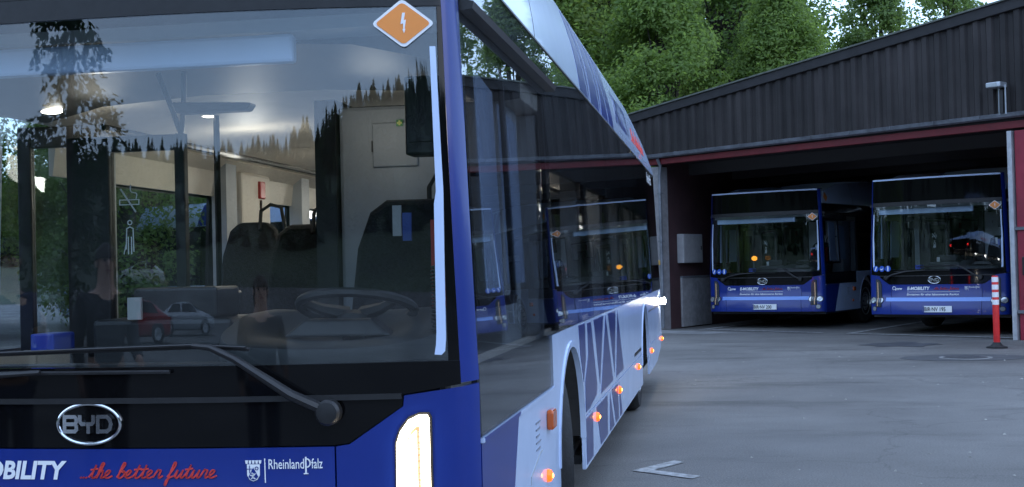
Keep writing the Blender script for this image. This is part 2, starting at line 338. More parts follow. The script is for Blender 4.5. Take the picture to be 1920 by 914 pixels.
    def rdia(cx, cz, a, b, r):
        o = []
        for (px_, pz_), (ax, az) in (((0,b),(1,0)),((a,0),(0,-1)),((0,-b),(-1,0)),((-a,0),(0,1))):
            tx, tz = (r*a/math.hypot(a,b)*1.0, r*b/math.hypot(a,b))
            o += [(cx+px_*(1-r/b*.9)-(tx if px_ == 0 else 0)*(1 if pz_ > 0 else -1), cz+pz_*(1-r/b*.9)+(tz if pz_ == 0 else 0)*(1 if px_ < 0 else -1)*-1)] if 0 else []
        q = [(0,b),(a,0),(0,-b),(-a,0)]
        for i in range(4):
            p, n, s_ = q[i], q[(i+1) % 4], q[i-1]
            for w0, w1 in ((.09,0),(.03,.03),(0,.09)):
                o.append((cx+p[0]*(1-w0-w1)+s_[0]*w0+n[0]*w1, cz+p[1]*(1-w0-w1)+s_[1]*w0+n[1]*w1))
        return o
    dm = MB().patch(rdia(1.10, 2.277, .106, .083, .01), Fn, .0075, .003, UC).build('hazard_diamond', WFILM, B)
    MB().patch(rdia(1.10, 2.277, .093, .071, .01), Fn, .0095, .002, UC).build('diamond_field', ORANGE, dm)
    MB().patch([(.04+1.060,2.312),(.04+1.069,2.312),(.04+1.064,2.287),(.04+1.071,2.289),(.04+1.0655,2.258),(.04+1.0685,2.2585),(.04+1.063,2.244),(.04+1.0585,2.2575),(.04+1.0615,2.258),(.04+1.0615,2.277),(.04+1.053,2.274)], Fn, .0115, .002).build('lightning_symbol', WFILM, dm)
    # --- sides
    for s in (1, -1):
        S = Sn(s)
        MB().patch([(.076,.34),(.565,.34),(.85,.885),(.076,.885)], S, 0, .02).build('side_panel', BLUE, B)
        mb = MB().patch([(.568,.34),(2.06,.34),(2.06,.5)]+arc(2.6,.5,.54,180,115)+[(2.35,1.14),(1.88,1.14),(1.88,.885),(.853,.885)], S, 0, .02); mb.build('side_panel', WHITE, B)
        mb = MB().patch([(2.352,1.14)]+arc(2.6,.5,.54,115,0)[:]+[(3.14,.606),(8.26,.606)]+arc(8.8,.5,.54,168,12)+[(9.33,.606),(12.2,.606),(12.2,1.14)], S, 0, .02, YC); mb.build('side_panel', WHITE, B)
        for y0, y1 in ((3.145,4.85),(4.856,6.55),(6.556,8.255)):
            MB().patch([(y0,.31),(y1,.31),(y1,.6),(y0,.6)], S, .001, .02).build('skirt_flap', WHITE, B)
        MB().patch([(9.345,.31),(10.9,.33),(11.6,.42),(12.0,.52),(12.2,.58),(12.2,.6),(9.345,.6)], S, .001, .02, YC).build('skirt_flap', WHITE, B)
        MB().patch([(.076,.888),(1.878,.888),(1.878,.902),(.85,.902),(.076,.902)], S, .008, .02).build('window_ledge', BLUE if 0 else WHITE, B)
        MB().patch([(.10,.889),(.84,.889),(.84,.9035),(.10,.9035)], S, .0095, .004).build('window_ledge', BLUE, B)
        # glazing
        seams = [.08, 2.15, 3.85, 5.35, 6.85, 8.4, 10.0, 12.1]
        for i in range(7):
            a, b = seams[i]+.004, seams[i+1]-.004; z0 = 1.145
            poly = [(a,.906),(1.876,.906),(1.876,1.145),(b,1.145),(b,2.54),(a,2.54)] if i == 0 else [(a,z0),(b,z0),(b,2.54),(a,2.54)]
            MB().patch(poly, S, 0, .005, YC if i == 6 else (), ZC).build('side_window', SG, B, True)
            if i: 
                MB().box((s*1.135-.05, a-.09, 1.0), (s*1.135+.05, a+.09, 2.2)).build('window_pillar', GREYI, B)
                MB().patch([(a-.07,1.15),(a+.07,1.15),(a+.07,2.5),(a-.07,2.5)], S, -.012, .02, (), ZC).build('window_pillar', BLACKP, B)
        MB().patch([(2.15,1.96),(12.,1.96),(12.,2.54),(.1,2.54),(.1,2.3),(2.15,2.3)], S, -.008, .004, (), ZC).build('window_mask', BLACKP, B)
        MB().patch([(.09,.91),(1.87,.91),(1.87,1.14),(.09,1.14)], S, -.012, .02).build('inner_lining', DGREYI, B)
        # driver's sliding window frame
        fr = MB()
        for a, b in (((.98,1.34),(.98,2.2)),((.2,1.34),(.98,1.34)),((.16,1.34),(.16,2.3))): fr.ribbon([a, b], .035, S, -.01, .02)
        fr.build('window_frame', BLACKP, B)
        for ya, yb, za, zb in ((.47,.82,1.38,2.15),(.94,1.36,1.40,2.08)): MB().patch([(ya,za),(yb,za),(yb,zb),(ya,zb+.04)], S, -.03, .006, (), ZC).build('window_screen', WHITE, B)
        # rain gutter over the driver's window
        MB().prism([(0,0),(.045,.005),(.05,.03),(0,.045)], lambda a, b, d: (s*(1.224+a-.0), d, 2.335+b), .12, 2.25).build('rain_channel', BLACKP, B)
        # roof fairing
        tops = lambda y: 3.1 if y < 9.2 else 3.1-.53*((y-9.2)/3.)**2.3
        poly = [(.12,2.555),(12.2,2.555)]+[(y, max(2.565, tops(y))) for y in frange(12.19, 9.2, .33)]+[(3.0,3.1),(1.2,2.98),(.3,2.80)]
        MB().patch(poly, S, 0, .02, [1.95,3.9]+YC, FZC).build('roof_fairing', WHITE, B, True)
        MB().patch([(1.93,2.556),(1.937,2.556),(1.937,3.0),(1.93,3.0)], S, .0012, .004, (), FZC).build('fairing_joint', BLACKP, B)
        MB().patch([(.1,2.543),(12.1,2.543),(12.1,2.553),(.1,2.553)], S, .004, .02, YC).build('roof_seam', CHROME if 0 else BLACKP, B)
        # roof livery
        dk = MB()
        f = MB()
        for pl in ([(4.1,2.565),(4.75,2.565),(4.45,3.07),(4.1,3.07)], [(4.82,2.565),(5.0,3.07),(4.52,3.07)], [(4.9,2.565),(5.7,2.565),(5.62,3.07),(5.08,3.07)], [(5.77,2.565),(6.2,3.07),(5.69,3.07)],
                   [(5.85,2.565),(6.6,2.565),(6.28,3.07)], [(6.68,2.565),(7.2,2.565),(7.0,3.07),(6.36,3.07)]):
            pl = [(3.85+(a-4.1)*.8, b) for a, b in pl]; c_ = sum(a for a, b in pl)/len(pl); pl = [(c_+(a-c_)*.9, b) for a, b in pl]
            MB().patch(pl, S, .002, .003, (), FZC).build('livery_stripe', BLUE, B)
        if s > 0:
            t = MB(); t.flat(fit('E-MOBILITY', 6.75, 8.3, 2.68, .26, .1, .01), S, .003); t.build('roof_lettering', BLUE, B)
            for wd, xa, wl_ in (('...the', 8.5, .55), ('better', 9.15, .62), ('future', 9.85, .6)): cursive(MB(), wd, xa, 2.68, wl_, .075, .014, S, .003).build('roof_lettering', RFILM, B)
            t = MB(); t.flat(text2d('RheinlandPfalz', .16, 10.55, 2.40, 0, .003, .9), S, .002); t.build('state_lettering', WFILM, B)
            MB().patch(rdia(.36, 2.68, .11, .1, .01), S, .004, .003, (), FZC).build('hazard_diamond', ORANGE, B)
            t = MB()
            for i in range(5): t.ribbon([(1.28,.80-i*.028),(1.28+.13-.02*(i % 3),.80-i*.028)], .008, S)
            t.build('small_print', mat('print_grey', (.2,.22,.27), .5), B)
        # lower livery
        up = [[(3.14,.80),(3.3,.93),(3.3,1.135),(2.92,1.135),(2.98,.98)], [(3.38,1.13),(3.62,1.13),(3.95,.72),(3.9,.66),(3.4,.62),(3.17,.62),(3.17,.8),(3.4,.95)],
              [(3.72,1.13),(4.45,1.13),(4.07,.70)], [(4.55,1.13),(5.1,.64),(4.05,.635)], [(4.68,1.13),(5.4,1.13),(5.17,.68)], [(5.5,1.13),(6.05,.64),(5.22,.64)]]
        lo_ = [[(3.17,.59),(3.62,.59),(3.58,.325),(3.17,.325)], [(3.72,.59),(4.6,.59),(4.55,.325),(4.0,.325)], [(4.72,.59),(5.05,.325),(4.64,.325)], [(4.82,.59),(5.4,.59),(5.45,.325),(5.14,.325)], [(5.48,.59),(5.78,.325),(5.53,.325)]]
        shr = lambda pl: [(sum(a for a, b in pl)/len(pl)*.15+a*.85, sum(b for a, b in pl)/len(pl)*.02+b*.98) for a, b in pl]
        for pl in map(shr, up): MB().patch(pl, S, .002, .003).build('livery_stripe', DBLUE, B)
        for pl in map(shr, lo_): MB().patch(pl, S, .003, .003).build('livery_stripe', DBLUE, B)
        # hatch outline, marker lamps
        MB().ribbon([(1.12,.5),(1.12,.60),(1.40,.665),(1.46,.665)], .008, S, .002).build('hatch_edge', GREYI, B)
        MB().ribbon([(7.2,.66),(8.1,.66)], .03, S, .002).build('grab_slot', BLACKP, B)
        MB().patch([(9.4,.95),(11.9,.95),(11.9,.965),(9.4,.965)], S, .001, .003).build('panel_joint', BLACKP, B)
        for y in (1.6,3.79,5.47,7.59,9.71,11.91):
            x0, y0, z0 = S(y, .53, 0)
            lb = MB().lathe([(.029,0),(.029,s*.008),(.025,s*.018),(.012,s*.023)], (x0, y0, z0), 'x', 14).build('marker_light', AMBER, B, True)
            MB().lathe([(.012,s*.022),(.010,s*.026),(.004,s*.028)], (x0, y0, z0), 'x', 10).build('bulb', AMBERC, lb, True)
        x0, y0, z0 = S(1.67, .775)
        MB().prism([(-.055,-.045),(.055,-.045),(.06,-.03),(.06,.03),(.05,.045),(-.05,.045),(-.06,.03),(-.06,-.03)], lambda a, b, d: (x0+s*d*(1 if abs(b) < .04 else .8), y0+a, z0+b), 0, .035).build('turn_signal', AMBEROFF, B, bevel=.008)
        # wheels
        for wy in (2.6, 8.8):
            wl = empty('wheel'); wl.parent = B; wl.location = (s*1.06, wy, .48); wl.rotation_euler = (0, 0, R(16) if wy < 5 else 0)
            sg = s
            MB().lathe([(.30,-sg*.13),(.44,-sg*.14),(.475,-sg*.10),(.48,0),(.475,sg*.10),(.44,sg*.145),(.34,sg*.15),(.29,sg*.13)], (0,0,0), 'x', 40).build('tyre', RUBBER, wl, True)
            MB().lathe([(.295,sg*.10),(.30,sg*.145),(.285,sg*.15),(.27,sg*.10),(.20,sg*.03 if wy > 5 else sg*.13),(.13,sg*.03 if wy > 5 else sg*.145),(.12,sg*.12),(.08,sg*.15),(.02,sg*.155)], (0,0,0), 'x', 32).build('rim', ALU, wl, True)
            for k_ in range(10):
                t_ = k_*.6283; MB().lathe([(.014,sg*.03),(.014,sg*.075 if wy > 5 else sg*.165),(.008,sg*.08 if wy > 5 else sg*.17)], (0,.165*math.cos(t_),.165*math.sin(t_)), 'x', 6).build('wheel_nut', CHROME, wl)
            hb = MB()
            aa = arc(wy,.5,.55,0,180,16)
            for i in range(16):
                (a0, b0), (a1, b1) = aa[i], aa[i+1]
                hb.add([(s*1.255,a0,b0),(s*1.255,a1,b1),(s*.78,a1,b1),(s*.78,a0,b0)], [(0,1,2,3)])
            hb.add([(s*.78,a,b) for a, b in aa], [tuple(range(17))])
            hb.build('wheel_housing', BLACKP, B)
            MB().ribbon(arc(wy,.5,.555,0,180,20), .03, S, .006, .03).build('arch_trim', WHITE, B)
        # inner wall, cantrail panel
        MB().box((s*1.15-.02,.1,.4),(s*1.15+.02,12.,1.13)).build('inner_wall', CREAM, B)
        MB().prism([(1.17,1.97),(1.15,2.13),(1.06,2.2),(1.18,2.3),(1.19,2.3),(1.19,1.97)], lambda a, b, d: (s*a, d, b), 2.2 if s > 0 else 1.75, 11.95).build('cantrail_panel', CREAM, B)
    # manoeuvring lamp low on the left rear
    x0, y0, z0 = Sn(1)(11.7, 1.0)
    sl_ = MB().box((x0-.01,y0-.055,z0-.045),(x0+.05,y0+.055,z0+.045)).build('work_lamp', BLACKP, B, bevel=.008)
    MB().lathe([(.042,0),(.044,.012),(.025,.024)], (x0+.05,y0-.0,z0), 'x', 14).build('lamp_lens', WLAMP, sl_, True)
    MB().box((x0+.01,y0-.068,z0-.032),(x0+.045,y0-.055,z0+.032)).build('lamp_lens', WLAMP, sl_)
    # underside, roof, rear
    MB().box((-1.24,.1,.30),(1.24,1.98,.38)).box((-.76,1.98,.30),(.76,11.9,.40)).box((-1.24,3.2,.33),(1.24,8.2,.38)).box((-1.2,9.4,.36),(1.2,11.8,.42)).build('underfloor', BLACKP, B)
    MB().box((-1.2,.05,.381),(1.2,12.,.40)).build('floor', FLOORI, B)
    ce = MB(); pr = [(-1.2,2.22),(-1.08,2.205),(-.8,2.27),(-.3,2.30),(.3,2.30),(.8,2.27),(1.08,2.205),(1.2,2.22),(1.2,2.5),(-1.2,2.5)]
    ce.prism(pr, lambda a, b, d: (a, d, b), 1.55, 11.9).build('ceiling', CREAM, B, True)
    MB().prism(pr, lambda a, b, d: (a, d, b), .28, 1.548).build('front_dome', DGREYI, B, True)
    rf = MB(); pr = [(-1.07,3.085),(-1.0,3.12),(-.5,3.15),(.5,3.15),(1.0,3.12),(1.07,3.085)]
    rf.prism(pr+[(1.05,2.9),(-1.05,2.9)], lambda a, b, d: (a, d, b), 3.4, 9.6)
    rf.prism([(-1.15,2.56),(-1.1,2.9),(1.1,2.9),(1.15,2.56)], lambda a, b, d: (a, d, b), 2.6, 10.5)
    rf.prism([(-1.15,2.5),(-1.13,2.57),(1.13,2.57),(1.15,2.5)], lambda a, b, d: (a, d, b), .2, 12.1)
    rf.build('roof', WHITE, B, True)
    rr = MB().box((-1.09,12.16,.5),(1.09,12.2,1.35)).build('rear_panel', BLUE, B)
    MB().box((-1.09,12.16,2.12),(1.09,12.195,2.56)).build('rear_panel', BLACKG, B)
    MB().box((-1.09,12.17,1.352),(1.09,12.19,2.118)).build('rear_window', SG, B)
    for s in (-1, 1):
        for z0 in (.75,.93,2.3): MB().lathe([(.06,0),(.06,.025),(.045,.04)], (s*.96,12.195,z0), 'y', 16).build('tail_light', TAIL, B, True)
    # --- wipers
    def fp(u, z, o): return Fn(u, z, o)
    wp = MB().tube([fp(.81,1.017,.03),fp(.70,1.075,.055),fp(.52,1.195,.055),fp(.44,1.232,.05),fp(.38,1.238,.045)], [.02,.018,.013,.011,.009], 8)
    wp = wp.build('wiper_arm', BLACKP, B, True)
    MB().lathe([(.042,.0),(.042,-.03),(.034,-.04),(.01,-.043)], Fn(.815,1.015,.02), 'y', 20).build('wiper_pivot', BLACKP, wp, True)
    MB().tube([fp(-.31,1.217,.022),fp(0,1.225,.022),fp(.40,1.232,.022),fp(.56,1.222,.022)], .007, 6).build('wiper_blade', RUBBER, wp, True)
    MB().tube([fp(-.31,1.222,.03),fp(0,1.231,.036),fp(.38,1.239,.036),fp(.55,1.228,.03)], .005, 6).build('blade_carrier', ALU if 0 else BLACKP, wp, True)
    wq = MB().tube([fp(-.9,1.03,.03),fp(-.75,1.09,.05),fp(-.5,1.14,.05),fp(-.15,1.158,.045)], [.02,.017,.013,.009], 8).build('wiper_arm', BLACKP, B, True)
    MB().tube([fp(-.75,1.14,.02),fp(-.3,1.153,.02),fp(.29,1.153,.02)], .007, 6).build('wiper_blade', RUBBER, wq, True)
    MB().lathe([(.042,.0),(.042,-.03),(.034,-.04),(.01,-.043)], Fn(-.905,1.028,.02), 'y', 20).build('wiper_pivot', BLACKP, wq, True)
    # --- cab interior
    MB().box((-1.1,.11,2.19),(.64,.16,2.29)).build('sun_blind', WHITE, B, bevel=.012)
    MB().box((-1.15,.10,2.295),(1.15,.3,2.34)).build('header_trim', GREYI, B)
    # dashboard: swept cowl around the driver
    dd = MB()
    ol = [(.29,.62),(.29,.40),(.31,.22),(.38,.09),(.5,.03),(.7,.0),(.9,.02),(1.04,.09),(1.12,.22),(1.13,.42),(1.13,.62)]
    ol = [tuple(p) for p in spline(ol, 4)]; n = len(ol); c0 = (.72,.52)
    zt = lambda b: 1.215+.10*min(1, max(0, b)/.5)
    ins = lambda a, b, k: (c0[0]+(a-c0[0])*k, c0[1]+(b-c0[1])*k)
    rows = []
    for k, dz in ((1,-.65),(1,-.03),(.985,-.006),(.96,0),(.78,.012),(.7,.012),(.4,.006),(0,.0)): rows.append([(*ins(a, b, k), (zt(b)+dz if dz > -.6 else .5)) for a, b in ol])
    for r_ in rows: dd.v += r_
    dd.f += [(i*n+j, i*n+j+1, (i+1)*n+j+1, (i+1)*n+j) for i in range(len(rows)-1) for j in range(n-1)]
    dd.build('dashboard', mat('dash_plastic', (.021,.023,.025), .6), B, True)
    MB().box((-1.15,.02,1.05),(1.15,.12,1.165)).box((-1.15,.06,.4),(1.15,.1,1.06)).build('front_bulkhead', DGREYI, B)
    MB().prism([(.55,1.24),(.62,1.30),(.86,1.30),(.94,1.24)], lambda a, b, d: (a, d+(b-1.24)*.5, b), .2, .3).build('instrument_binnacle', BLACKP, B, bevel=.01)
    st = empty('steering_wheel'); st.parent = B; st.location = (.775,.36,1.335); st.rotation_euler = (R(-17), 0, 0)
    MB().tube([(.205*math.cos(a*math.pi/18), .205*math.sin(a*math.pi/18), 0) for a in range(37)], .018, 8, False).build('rim', BLACKP, st, True)
    for a in (0, 120, 240):
        q = Matrix.Rotation(R(a+90), 3, 'Z'); MB().tube([q @ Vector((.03,0,-.03)), q @ Vector((.13,0,-.02)), q @ Vector((.2,0,0))], [.03,.02,.014], 6).build('spoke', BLACKP, st, True)
    MB().lathe([(.07,-.05),(.075,-.02),(.05,0)], (0,0,-.02), 'z', 18).build('hub', BLACKP, st, True)
    MB().tube([(0,0,-.05),(0,-.12,-.45)], .04, 8).build('steering_column', BLACKP, st)
    def seat(x, y, zb, wd=.42, h=.75, rot=0., nm='passenger_seat'):
        e = empty(nm); e.parent = B; e.location = (x, y, zb); e.rotation_euler = (0, 0, rot)
        o = [(-wd*.46,0),(-wd*.5,h*.35),(-wd*.46,h*.72),(-wd*.36,h*.93),(-wd*.22,h),(wd*.22,h),(wd*.36,h*.93),(wd*.46,h*.72),(wd*.5,h*.35),(wd*.46,0)]
        MB().prism(o, lambda a, b, d: (a, d+b*.16, b+.42), 0, .09).build('backrest', SEATM, e, bevel=.025)
        MB().prism([(-wd*.5,-.48),(wd*.5,-.48),(wd*.5,.05),(-wd*.5,.05)], lambda a, b, d: (a, b, d), .36, .46).build('cushion', SEATM, e, bevel=.03)
        MB().box((-wd*.3,-.4,0),(wd*.3,-.02,.36)).build('pedestal', DGREYI, e)
        return e
    seat(.80,.98,.62,.5,.72,0,'driver_seat')
    for x, y, zb in ((-.28,2.1,.55),(-.72,2.1,.55)): pass
    for (x, y, zb) in ((-.20,2.55,.56),(-.88,3.55,.62),(.45,3.2,.5),(.9,3.2,.5),(-.9,5.6,.5),(-.45,5.6,.5),(.45,4.9,.5),(.9,4.9,.5),(.45,6.6,.5),(.9,6.6,.5),(-.9,7.4,.5),(-.45,7.4,.5),(.45,8.3,.6),(.9,8.3,.6),(-.9,9.2,.6),(-.45,9.2,.6),(.45,10.2,.7),(.9,10.2,.7)):
        e = seat(x, y, zb)
        MB().tube([(.06,.10,1.12),(.06,.13,1.24),(.12,.14,1.28),(.19,.14,1.26),(.22,.12,1.12),(.22,.08,.85)], .013, 6).build('grab_handle', BLACKP, e, True)
    # cabinet behind the driver
    cb = MB().box((.37,1.5,.4),(1.12,1.95,2.21)).build('cab_cabinet', GREYI, B, bevel=.02)
    MB().box((.27,1.46,.4),(.368,1.96,2.24)).build('cabinet_post', BLACKP, B)
    MB().box((.53,1.488,1.93),(.74,1.5005,2.13)).build('hatch', mat('hatch_grey', (.32,.345,.37), .5), cb, bevel=.015)
    MB().box((.528,1.484,2.0),(.534,1.489,2.05)).build('hatch_lock', BLACKP, cb)
    MB().box((.645,1.483,2.11),(.675,1.487,2.14)).build('first_aid_sticker', mat('sticker_green', (.03,.22,.05), .4), cb)
    MB().box((.656,1.4805,2.114),(.664,1.4832,2.136)).box((.649,1.4803,2.121),(.671,1.4831,2.129)).build('cross', mat('sticker_yellow', (.6,.65,.15), .4), cb)
    dv = MB().box((.90,.62,1.90),(1.05,.74,2.2)).build('ticket_computer', BLACKP, B, bevel=.01)
    MB().box((.92,.612,1.95),(1.03,.6205,1.99)).build('keypad', DGREYI, dv)
    fw_ = MB().tube([(.80,1.44,1.30),(.80,1.44,1.83),(.83,1.44,1.88),(1.1,1.44,1.88)], .012, 6).build('window_rail', BLACKP, B, True)
    MB().box((.95,.8,1.2),(.98,1.0,1.66)).build('document_holder', REDP, B)
    MB().box((.80,.79,1.60),(.835,.80,1.72)).build('papers', mat('dull_paper', (.4,.41,.4), .7), B)
    MB().box((.84,.79,1.58),(.875,.80,1.69)).build('papers', mat('blue_paper', (.05,.09,.3), .7), B)
    MB().tube([(1.1+.012*math.cos(i*1.1), .2+.012*math.sin(i*1.1), 1.24+i*.0022) for i in range(110)], .0045, 5).build('coiled_cable', BLACKP, B, True)
    # cab partition beside the driver
    pt = empty('cab_partition'); pt.parent = B; pt.location = (0,.9,0)
    MB().box((-.62,-.03,.4),(-.43,.03,2.05)).build('post', BLACKP, pt, bevel=.008)
    MB().box((-.43,-.02,1.985),(-.10,.02,2.05)).build('frame', BLACKP, pt, bevel=.006)
    MB().box((-.145,-.021,.4),(-.10,.021,2.052)).build('post', BLACKP, pt, bevel=.006)
    MB().box((-.43,-.004,.9),(-.146,.004,1.984)).build('pane', CG, pt)
    MB().box((-.43,-.02,.4),(-.146,.02,.9)).build('panel', DGREYI, pt)
    MB().tube([(-.12,0,2.05),(-.14,-.05,2.16),(-.17,-.1,2.29)], .012, 6).tube([(-.12,0,2.05),(-.085,-.05,2.16),(-.06,-.1,2.29)], .012, 6).build('stay', BLACKP, pt, True)
    I = lambda a, b, d=0: (a, -.0055-d, b)
    sg_ = MB(); sg_.ribbon([(-.395,1.765),(-.31,1.765)], .004, I, 0).ribbon([(-.395,1.785),(-.31,1.785)], .004, I, 0).ribbon([(-.395,1.765),(-.395,1.785)], .004, I, 0).ribbon([(-.31,1.765),(-.31,1.785)], .004, I, 0)
    sg_.ribbon([(-.39,1.83),(-.325,1.735)], .006, I, 0).ribbon(spline([(-.345,1.85),(-.345,1.82),(-.32,1.81),(-.322,1.79)]), .004, I, 0).build('no_smoking_symbol', WFILM, pt)
    sg_ = MB(); sg_.ribbon(arc(-.352,1.69,.009,0,360,14), .004, I, 0).ribbon([(-.352,1.672),(-.366,1.665),(-.37,1.58)], .004, I, 0).ribbon([(-.352,1.672),(-.338,1.665),(-.336,1.57)], .004, I, 0).ribbon([(-.36,1.63),(-.36,1.56)], .004, I, 0).ribbon([(-.346,1.63),(-.346,1.56)], .004, I, 0).ribbon([(-.37,1.6),(-.38,1.56)], .003, I, 0).build('person_symbol', WFILM, pt)
    # front door leaves on the kerb side
    for yy, xx in ((.50,-.98),(1.5,-1.0)):
        dl = empty('door_leaf'); dl.parent = B; dl.location = (xx, yy, 0)
        for a, b in (((-.2,-.02,.4),(-.13,.02,2.18)),((.13,-.02,.4),(.2,.02,2.18)),((-.13,-.02,2.08),(.13,.02,2.18)),((-.13,-.02,.4),(.13,.02,.55))): MB().box(a, b).build('frame', BLACKP, dl, bevel=.006)
        MB().box((-.13,-.004,.55),(.13,.004,2.08)).build('pane', CG, dl)
    MB().box((-.61,.55,1.17),(-.51,.72,1.25)).build('fare_terminal', mat('terminal_blue', (.015,.05,.4), .4), B, bevel=.008)
    dk = MB().box((-.35,.55,.4),(.22,.95,1.30)).build('cash_desk', DGREYI, B, bevel=.02)
    MB().box((-.18,.56,1.30),(.16,.80,1.42)).build('ticket_printer', BLACKP, B, bevel=.012)
    MB().box((-.19,.53,1.30),(-.135,.545,1.385)).build('notice', mat('dull_paper', (.4,.41,.4), .7), B)
    lr_ = MB().box((-1.13,1.95,.4),(-.68,3.0,1.22)).build('luggage_rack', DGREYI, B, bevel=.02)
    MB().tube([(-.70,1.97,1.22),(-.70,1.97,1.36),(-.70,2.98,1.36),(-.70,2.98,1.22)], .012, 6).build('rail', BLACKP, lr_, True)
    # passenger saloon details
    hm = MB().box((-1.13,4.35,1.98),(-1.07,4.45,2.1)).box((-1.13,4.37,1.86),(-1.09,4.43,1.98)).build('emergency_hammer', REDP, B, bevel=.008)
    MB().box((-1.20,4.05,.5),(-1.09,4.6,2.15)).build('wall_pillar', CREAM, B, bevel=.02)
    for y in (2.2,4.0,6.0,7.8): MB().tube([(-.5 if y < 5 else .3,y,.4),(-.5 if y < 5 else .3,y,2.29)], .017, 8).build('grab_pole', BLACKP, B, True)
    MB().tube([(-.62,1.2,2.13),(-.62,11,2.13)], .016, 8).build('handrail', BLACKP, B, True)
    MB().tube([(.62,2.2,2.13),(.62,11,2.13)], .016, 8).build('handrail', BLACKP, B, True)
    mr = MB().prism([(-.02,2.10),(.27,2.10),(.29,2.13),(-.04,2.145)], lambda a, b, d: (a, d, b), .62, .70).build('interior_mirror', BLACKP, B, bevel=.01)
    for x, y in ((-.95,1.35),(-.55,2.2),(.55,2.6),(-.55,4.2),(.55,4.6),(-.55,6.4),(.55,6.8),(-.55,8.6),(.55,9.0)):
        zc = 2.285 if abs(x) < .8 else 2.225
        MB().lathe([(.05,.02),(.05,0),(.035,-.006)], (x,y,zc+.005), 'z', 16).build('ceiling_light', CEILL, B, True)
    return B

BUSGRP = 'blue and white electric buses'
main = build_bus(); main.location = (-1.275, 0, 0)
tag(main, 'blue and white electric bus in the foreground with its lamps lit', 'bus', BUSGRP)
OFF = {'lit_lens': DRLOFF, 'light_guide': DRLOFF, 'light_strip': DRLOFF, 'marker_light': AMBEROFF, 'bulb': AMBEROFF, 'lamp_lens': DRLOFF, 'tail_light': TAILOFF, 'ceiling_light': CEILOFF}
def walk(o):
    yield o
    for c in o.children: yield from walk(c)
def parked(x, y, yaw, z, plate, label):
    b = copy_tree(main); b.location = (x, y, z); b.rotation_euler = (0, 0, -R(yaw)); tag(b, label, 'bus', BUSGRP)
    for o in walk(b):
        k = o.name.split('.')[0]
        if k == 'wheel': o.rotation_euler = (0, 0, 0)
        if k in OFF: o.material_slots[0].link = 'OBJECT'; o.material_slots[0].material = OFF[k]
    if plate:
        t = MB(); t.flat(text2d(plate, .098, -.175, .425, 0, .002, .82), Fn, .0225); t.build('plate_lettering', BLACKP, b)
        MB().patch([(-.198,.407),(-.178,.407),(-.178,.513),(-.198,.513)], Fn, .022, .002).build('plate_band', BLUE, b)
    return b
pb = parked(1.61, 22.89, 25.3, .05, 'BIR·NV 200', 'blue electric bus in the left garage bay with plate ending 200')
MB().lathe([(.02,-.05),(.055,-.03),(.06,0),(.055,.03),(.02,.05)], (-.47,.55,1.46), 'z', 14).build('indicator_lamp', mat('lit_orange_lamp', (1,.45,.05), .4, emis=(1,.36,.03), estr=.35), pb, True)
parked(4.56, 19.90, 29.0, .06, 'BIR·NV 195', 'blue electric bus in the right garage bay behind the red bollard')
parked(-5.5, 23, -62, .05, None, 'blue bus standing far left, seen through the windows of the front bus')
# lit lamps of the bus light the saloon; last entry: added cab fill
for x, y, e in ((-.55,2.8,3.2),(.2,4.4,14),(-.3,7,14),(0,9.6,10),(-.75,1.45,1.2),(.6,1.2,.8)):
    ld = bpy.data.lights.new('saloon_and_cab_fill', 'POINT'); ld.energy = e*.38; ld.shadow_soft_size = .12; ld.color = (1, .93, .83)
    lo = bpy.data.objects.new('saloon_and_cab_fill', ld); COL.objects.link(lo); lo.location = (x-1.275, y, 2.08)

